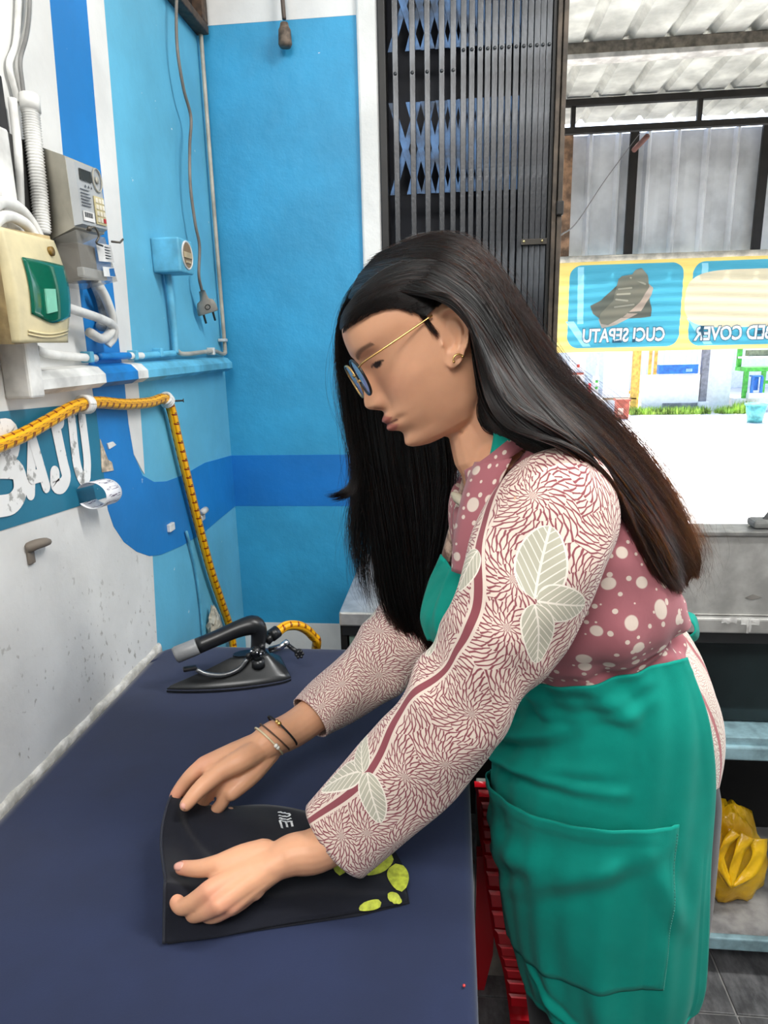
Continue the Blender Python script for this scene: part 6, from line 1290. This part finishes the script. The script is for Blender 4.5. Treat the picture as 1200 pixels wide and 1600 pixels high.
H_ = [[surf(*p, 1.6) for p in g_] for g_ in (((86, 69), (76, 75), (60, 80), (40, 80)), ((70, 66), (58, 71), (44, 74), (24, 72)), ((50, 64), (40, 66), (28, 64), (12, 58)), ((33, 57), (26, 56), (18, 52), (6, 48)), ((22, 45), (18, 46), (12, 44), (4, 42)))]
S_ = [[surf(*p, 1.2) for p in g_] for g_ in (((10, 40), (9, 28), (8, 16), (7, 6)), ((17, 46), (14, 30), (12, 18), (9, 6)))]
# far side: curtain hanging past the far cheek
F_ = [
 [(-0.072,0.84,1.5452), (-0.1158,0.86,1.5141), (-0.1425,0.885,1.4769), (-0.1517,0.9,1.4328), (-0.1485,0.91,1.3827), (-0.1395,0.914,1.336), (-0.1305,0.914,1.2894), (-0.1337,0.912,1.2657), (-0.1444,0.908,1.2486), (-0.1612,0.9,1.2413), (-0.177,0.89,1.2453)],
 [(-0.0707,0.842,1.5454), (-0.1145,0.868,1.5132), (-0.1385,0.89,1.4739), (-0.1466,0.903,1.4261), (-0.1431,0.912,1.3723), (-0.1351,0.916,1.32), (-0.1276,0.916,1.2775), (-0.1307,0.914,1.2563), (-0.1393,0.908,1.2413), (-0.1543,0.9,1.2341), (-0.1687,0.89,1.2328)]]
D_ = [
 [(-0.072,0.84,1.5452), (-0.115,0.86,1.5141), (-0.1408,0.885,1.4784), (-0.1499,0.9,1.4352), (-0.1484,0.91,1.3852), (-0.1387,0.915,1.3376), (-0.1289,0.915,1.2892), (-0.1341,0.912,1.2522), (-0.1531,0.905,1.2411)],
 [(-0.0679,0.845,1.5471), (-0.1131,0.875,1.5138), (-0.1377,0.9,1.471), (-0.1433,0.91,1.406), (-0.1362,0.918,1.3198), (-0.13,0.92,1.2478), (-0.14,0.92,1.1923), (-0.1433,0.92,1.1496), (-0.1328,0.92,1.1295)],
 [(-0.0638,0.85,1.549), (-0.1069,0.89,1.5163), (-0.1296,0.91,1.455), (-0.1313,0.92,1.3715), (-0.1206,0.925,1.283), (-0.1172,0.925,1.2098), (-0.1228,0.925,1.1434), (-0.1185,0.92,1.0768), (-0.1078,0.915,1.0341)]]
E_ = [
 [(-0.0668,0.85,1.5491), (-0.1119,0.885,1.5145), (-0.1331,0.905,1.455), (-0.1336,0.912,1.3721), (-0.1235,0.92,1.2839), (-0.113,0.92,1.211), (-0.1092,0.92,1.1451), (-0.1011,0.915,1.079), (-0.0794,0.912,1.036)],
 [(-0.0595,0.855,1.5509), (-0.1001,0.9,1.5092), (-0.1201,0.915,1.4303), (-0.1166,0.92,1.3368), (-0.1035,0.922,1.2382), (-0.0909,0.922,1.1542), (-0.081,0.92,1.0872), (-0.0628,0.915,1.035), (-0.0444,0.912,1.0066)],
 [(-0.0522,0.86,1.5527), (-0.0841,0.9,1.4932), (-0.095,0.905,1.4053), (-0.0882,0.91,1.3117), (-0.0745,0.915,1.2215), (-0.0616,0.918,1.1366), (-0.0513,0.916,1.0696), (-0.0387,0.912,1.0219), (-0.022,0.91,1.0011)],
 [(-0.0372,0.865,1.5557), (-0.0551,0.89,1.4841), (-0.0564,0.892,1.397), (-0.0476,0.895,1.3134), (-0.0383,0.9,1.2341), (-0.0356,0.905,1.1505), (-0.0362,0.907,1.0832), (-0.031,0.907,1.0343), (-0.0164,0.905,1.0076)],
 [(-0.0145,0.87,1.5411), (-0.0148,0.88,1.4672), (-0.015,0.88,1.3889), (-0.0069,0.882,1.3233), (-0.0019,0.885,1.2721), (-0.0105,0.89,1.2098), (-0.0212,0.895,1.1446), (-0.0305,0.9,1.0764), (-0.0217,0.9,1.0228)]]
strands('hair', [(A_, 7500, 24, .0016, .00042, .0018, 26, .45), (A_[:3], 500, 22, .006, .00014, .012, 0), (B_, 2500, 18, .003, .0004, .003, 8, 0.), (A_[1:4], 320, 22, .007, .00011, .024, 0)], M_hair, 3)
strands('hair', [(C_, 4500, 14, .0007, .00022, .0006, 12), (S_, 120, 10, .0008, .0001, .002, 0), (H_, 700, 10, .0016, .00009, .004, 0), (F_, 500, 30, .0018, .00022, .003, 7), (D_, 900, 20, .0026, .0002, .008, 7), (D_, 260, 20, .006, .00011, .016, 0), (E_, 6000, 20, .0045, .0004, .003, 8)], M_hair2, 4)
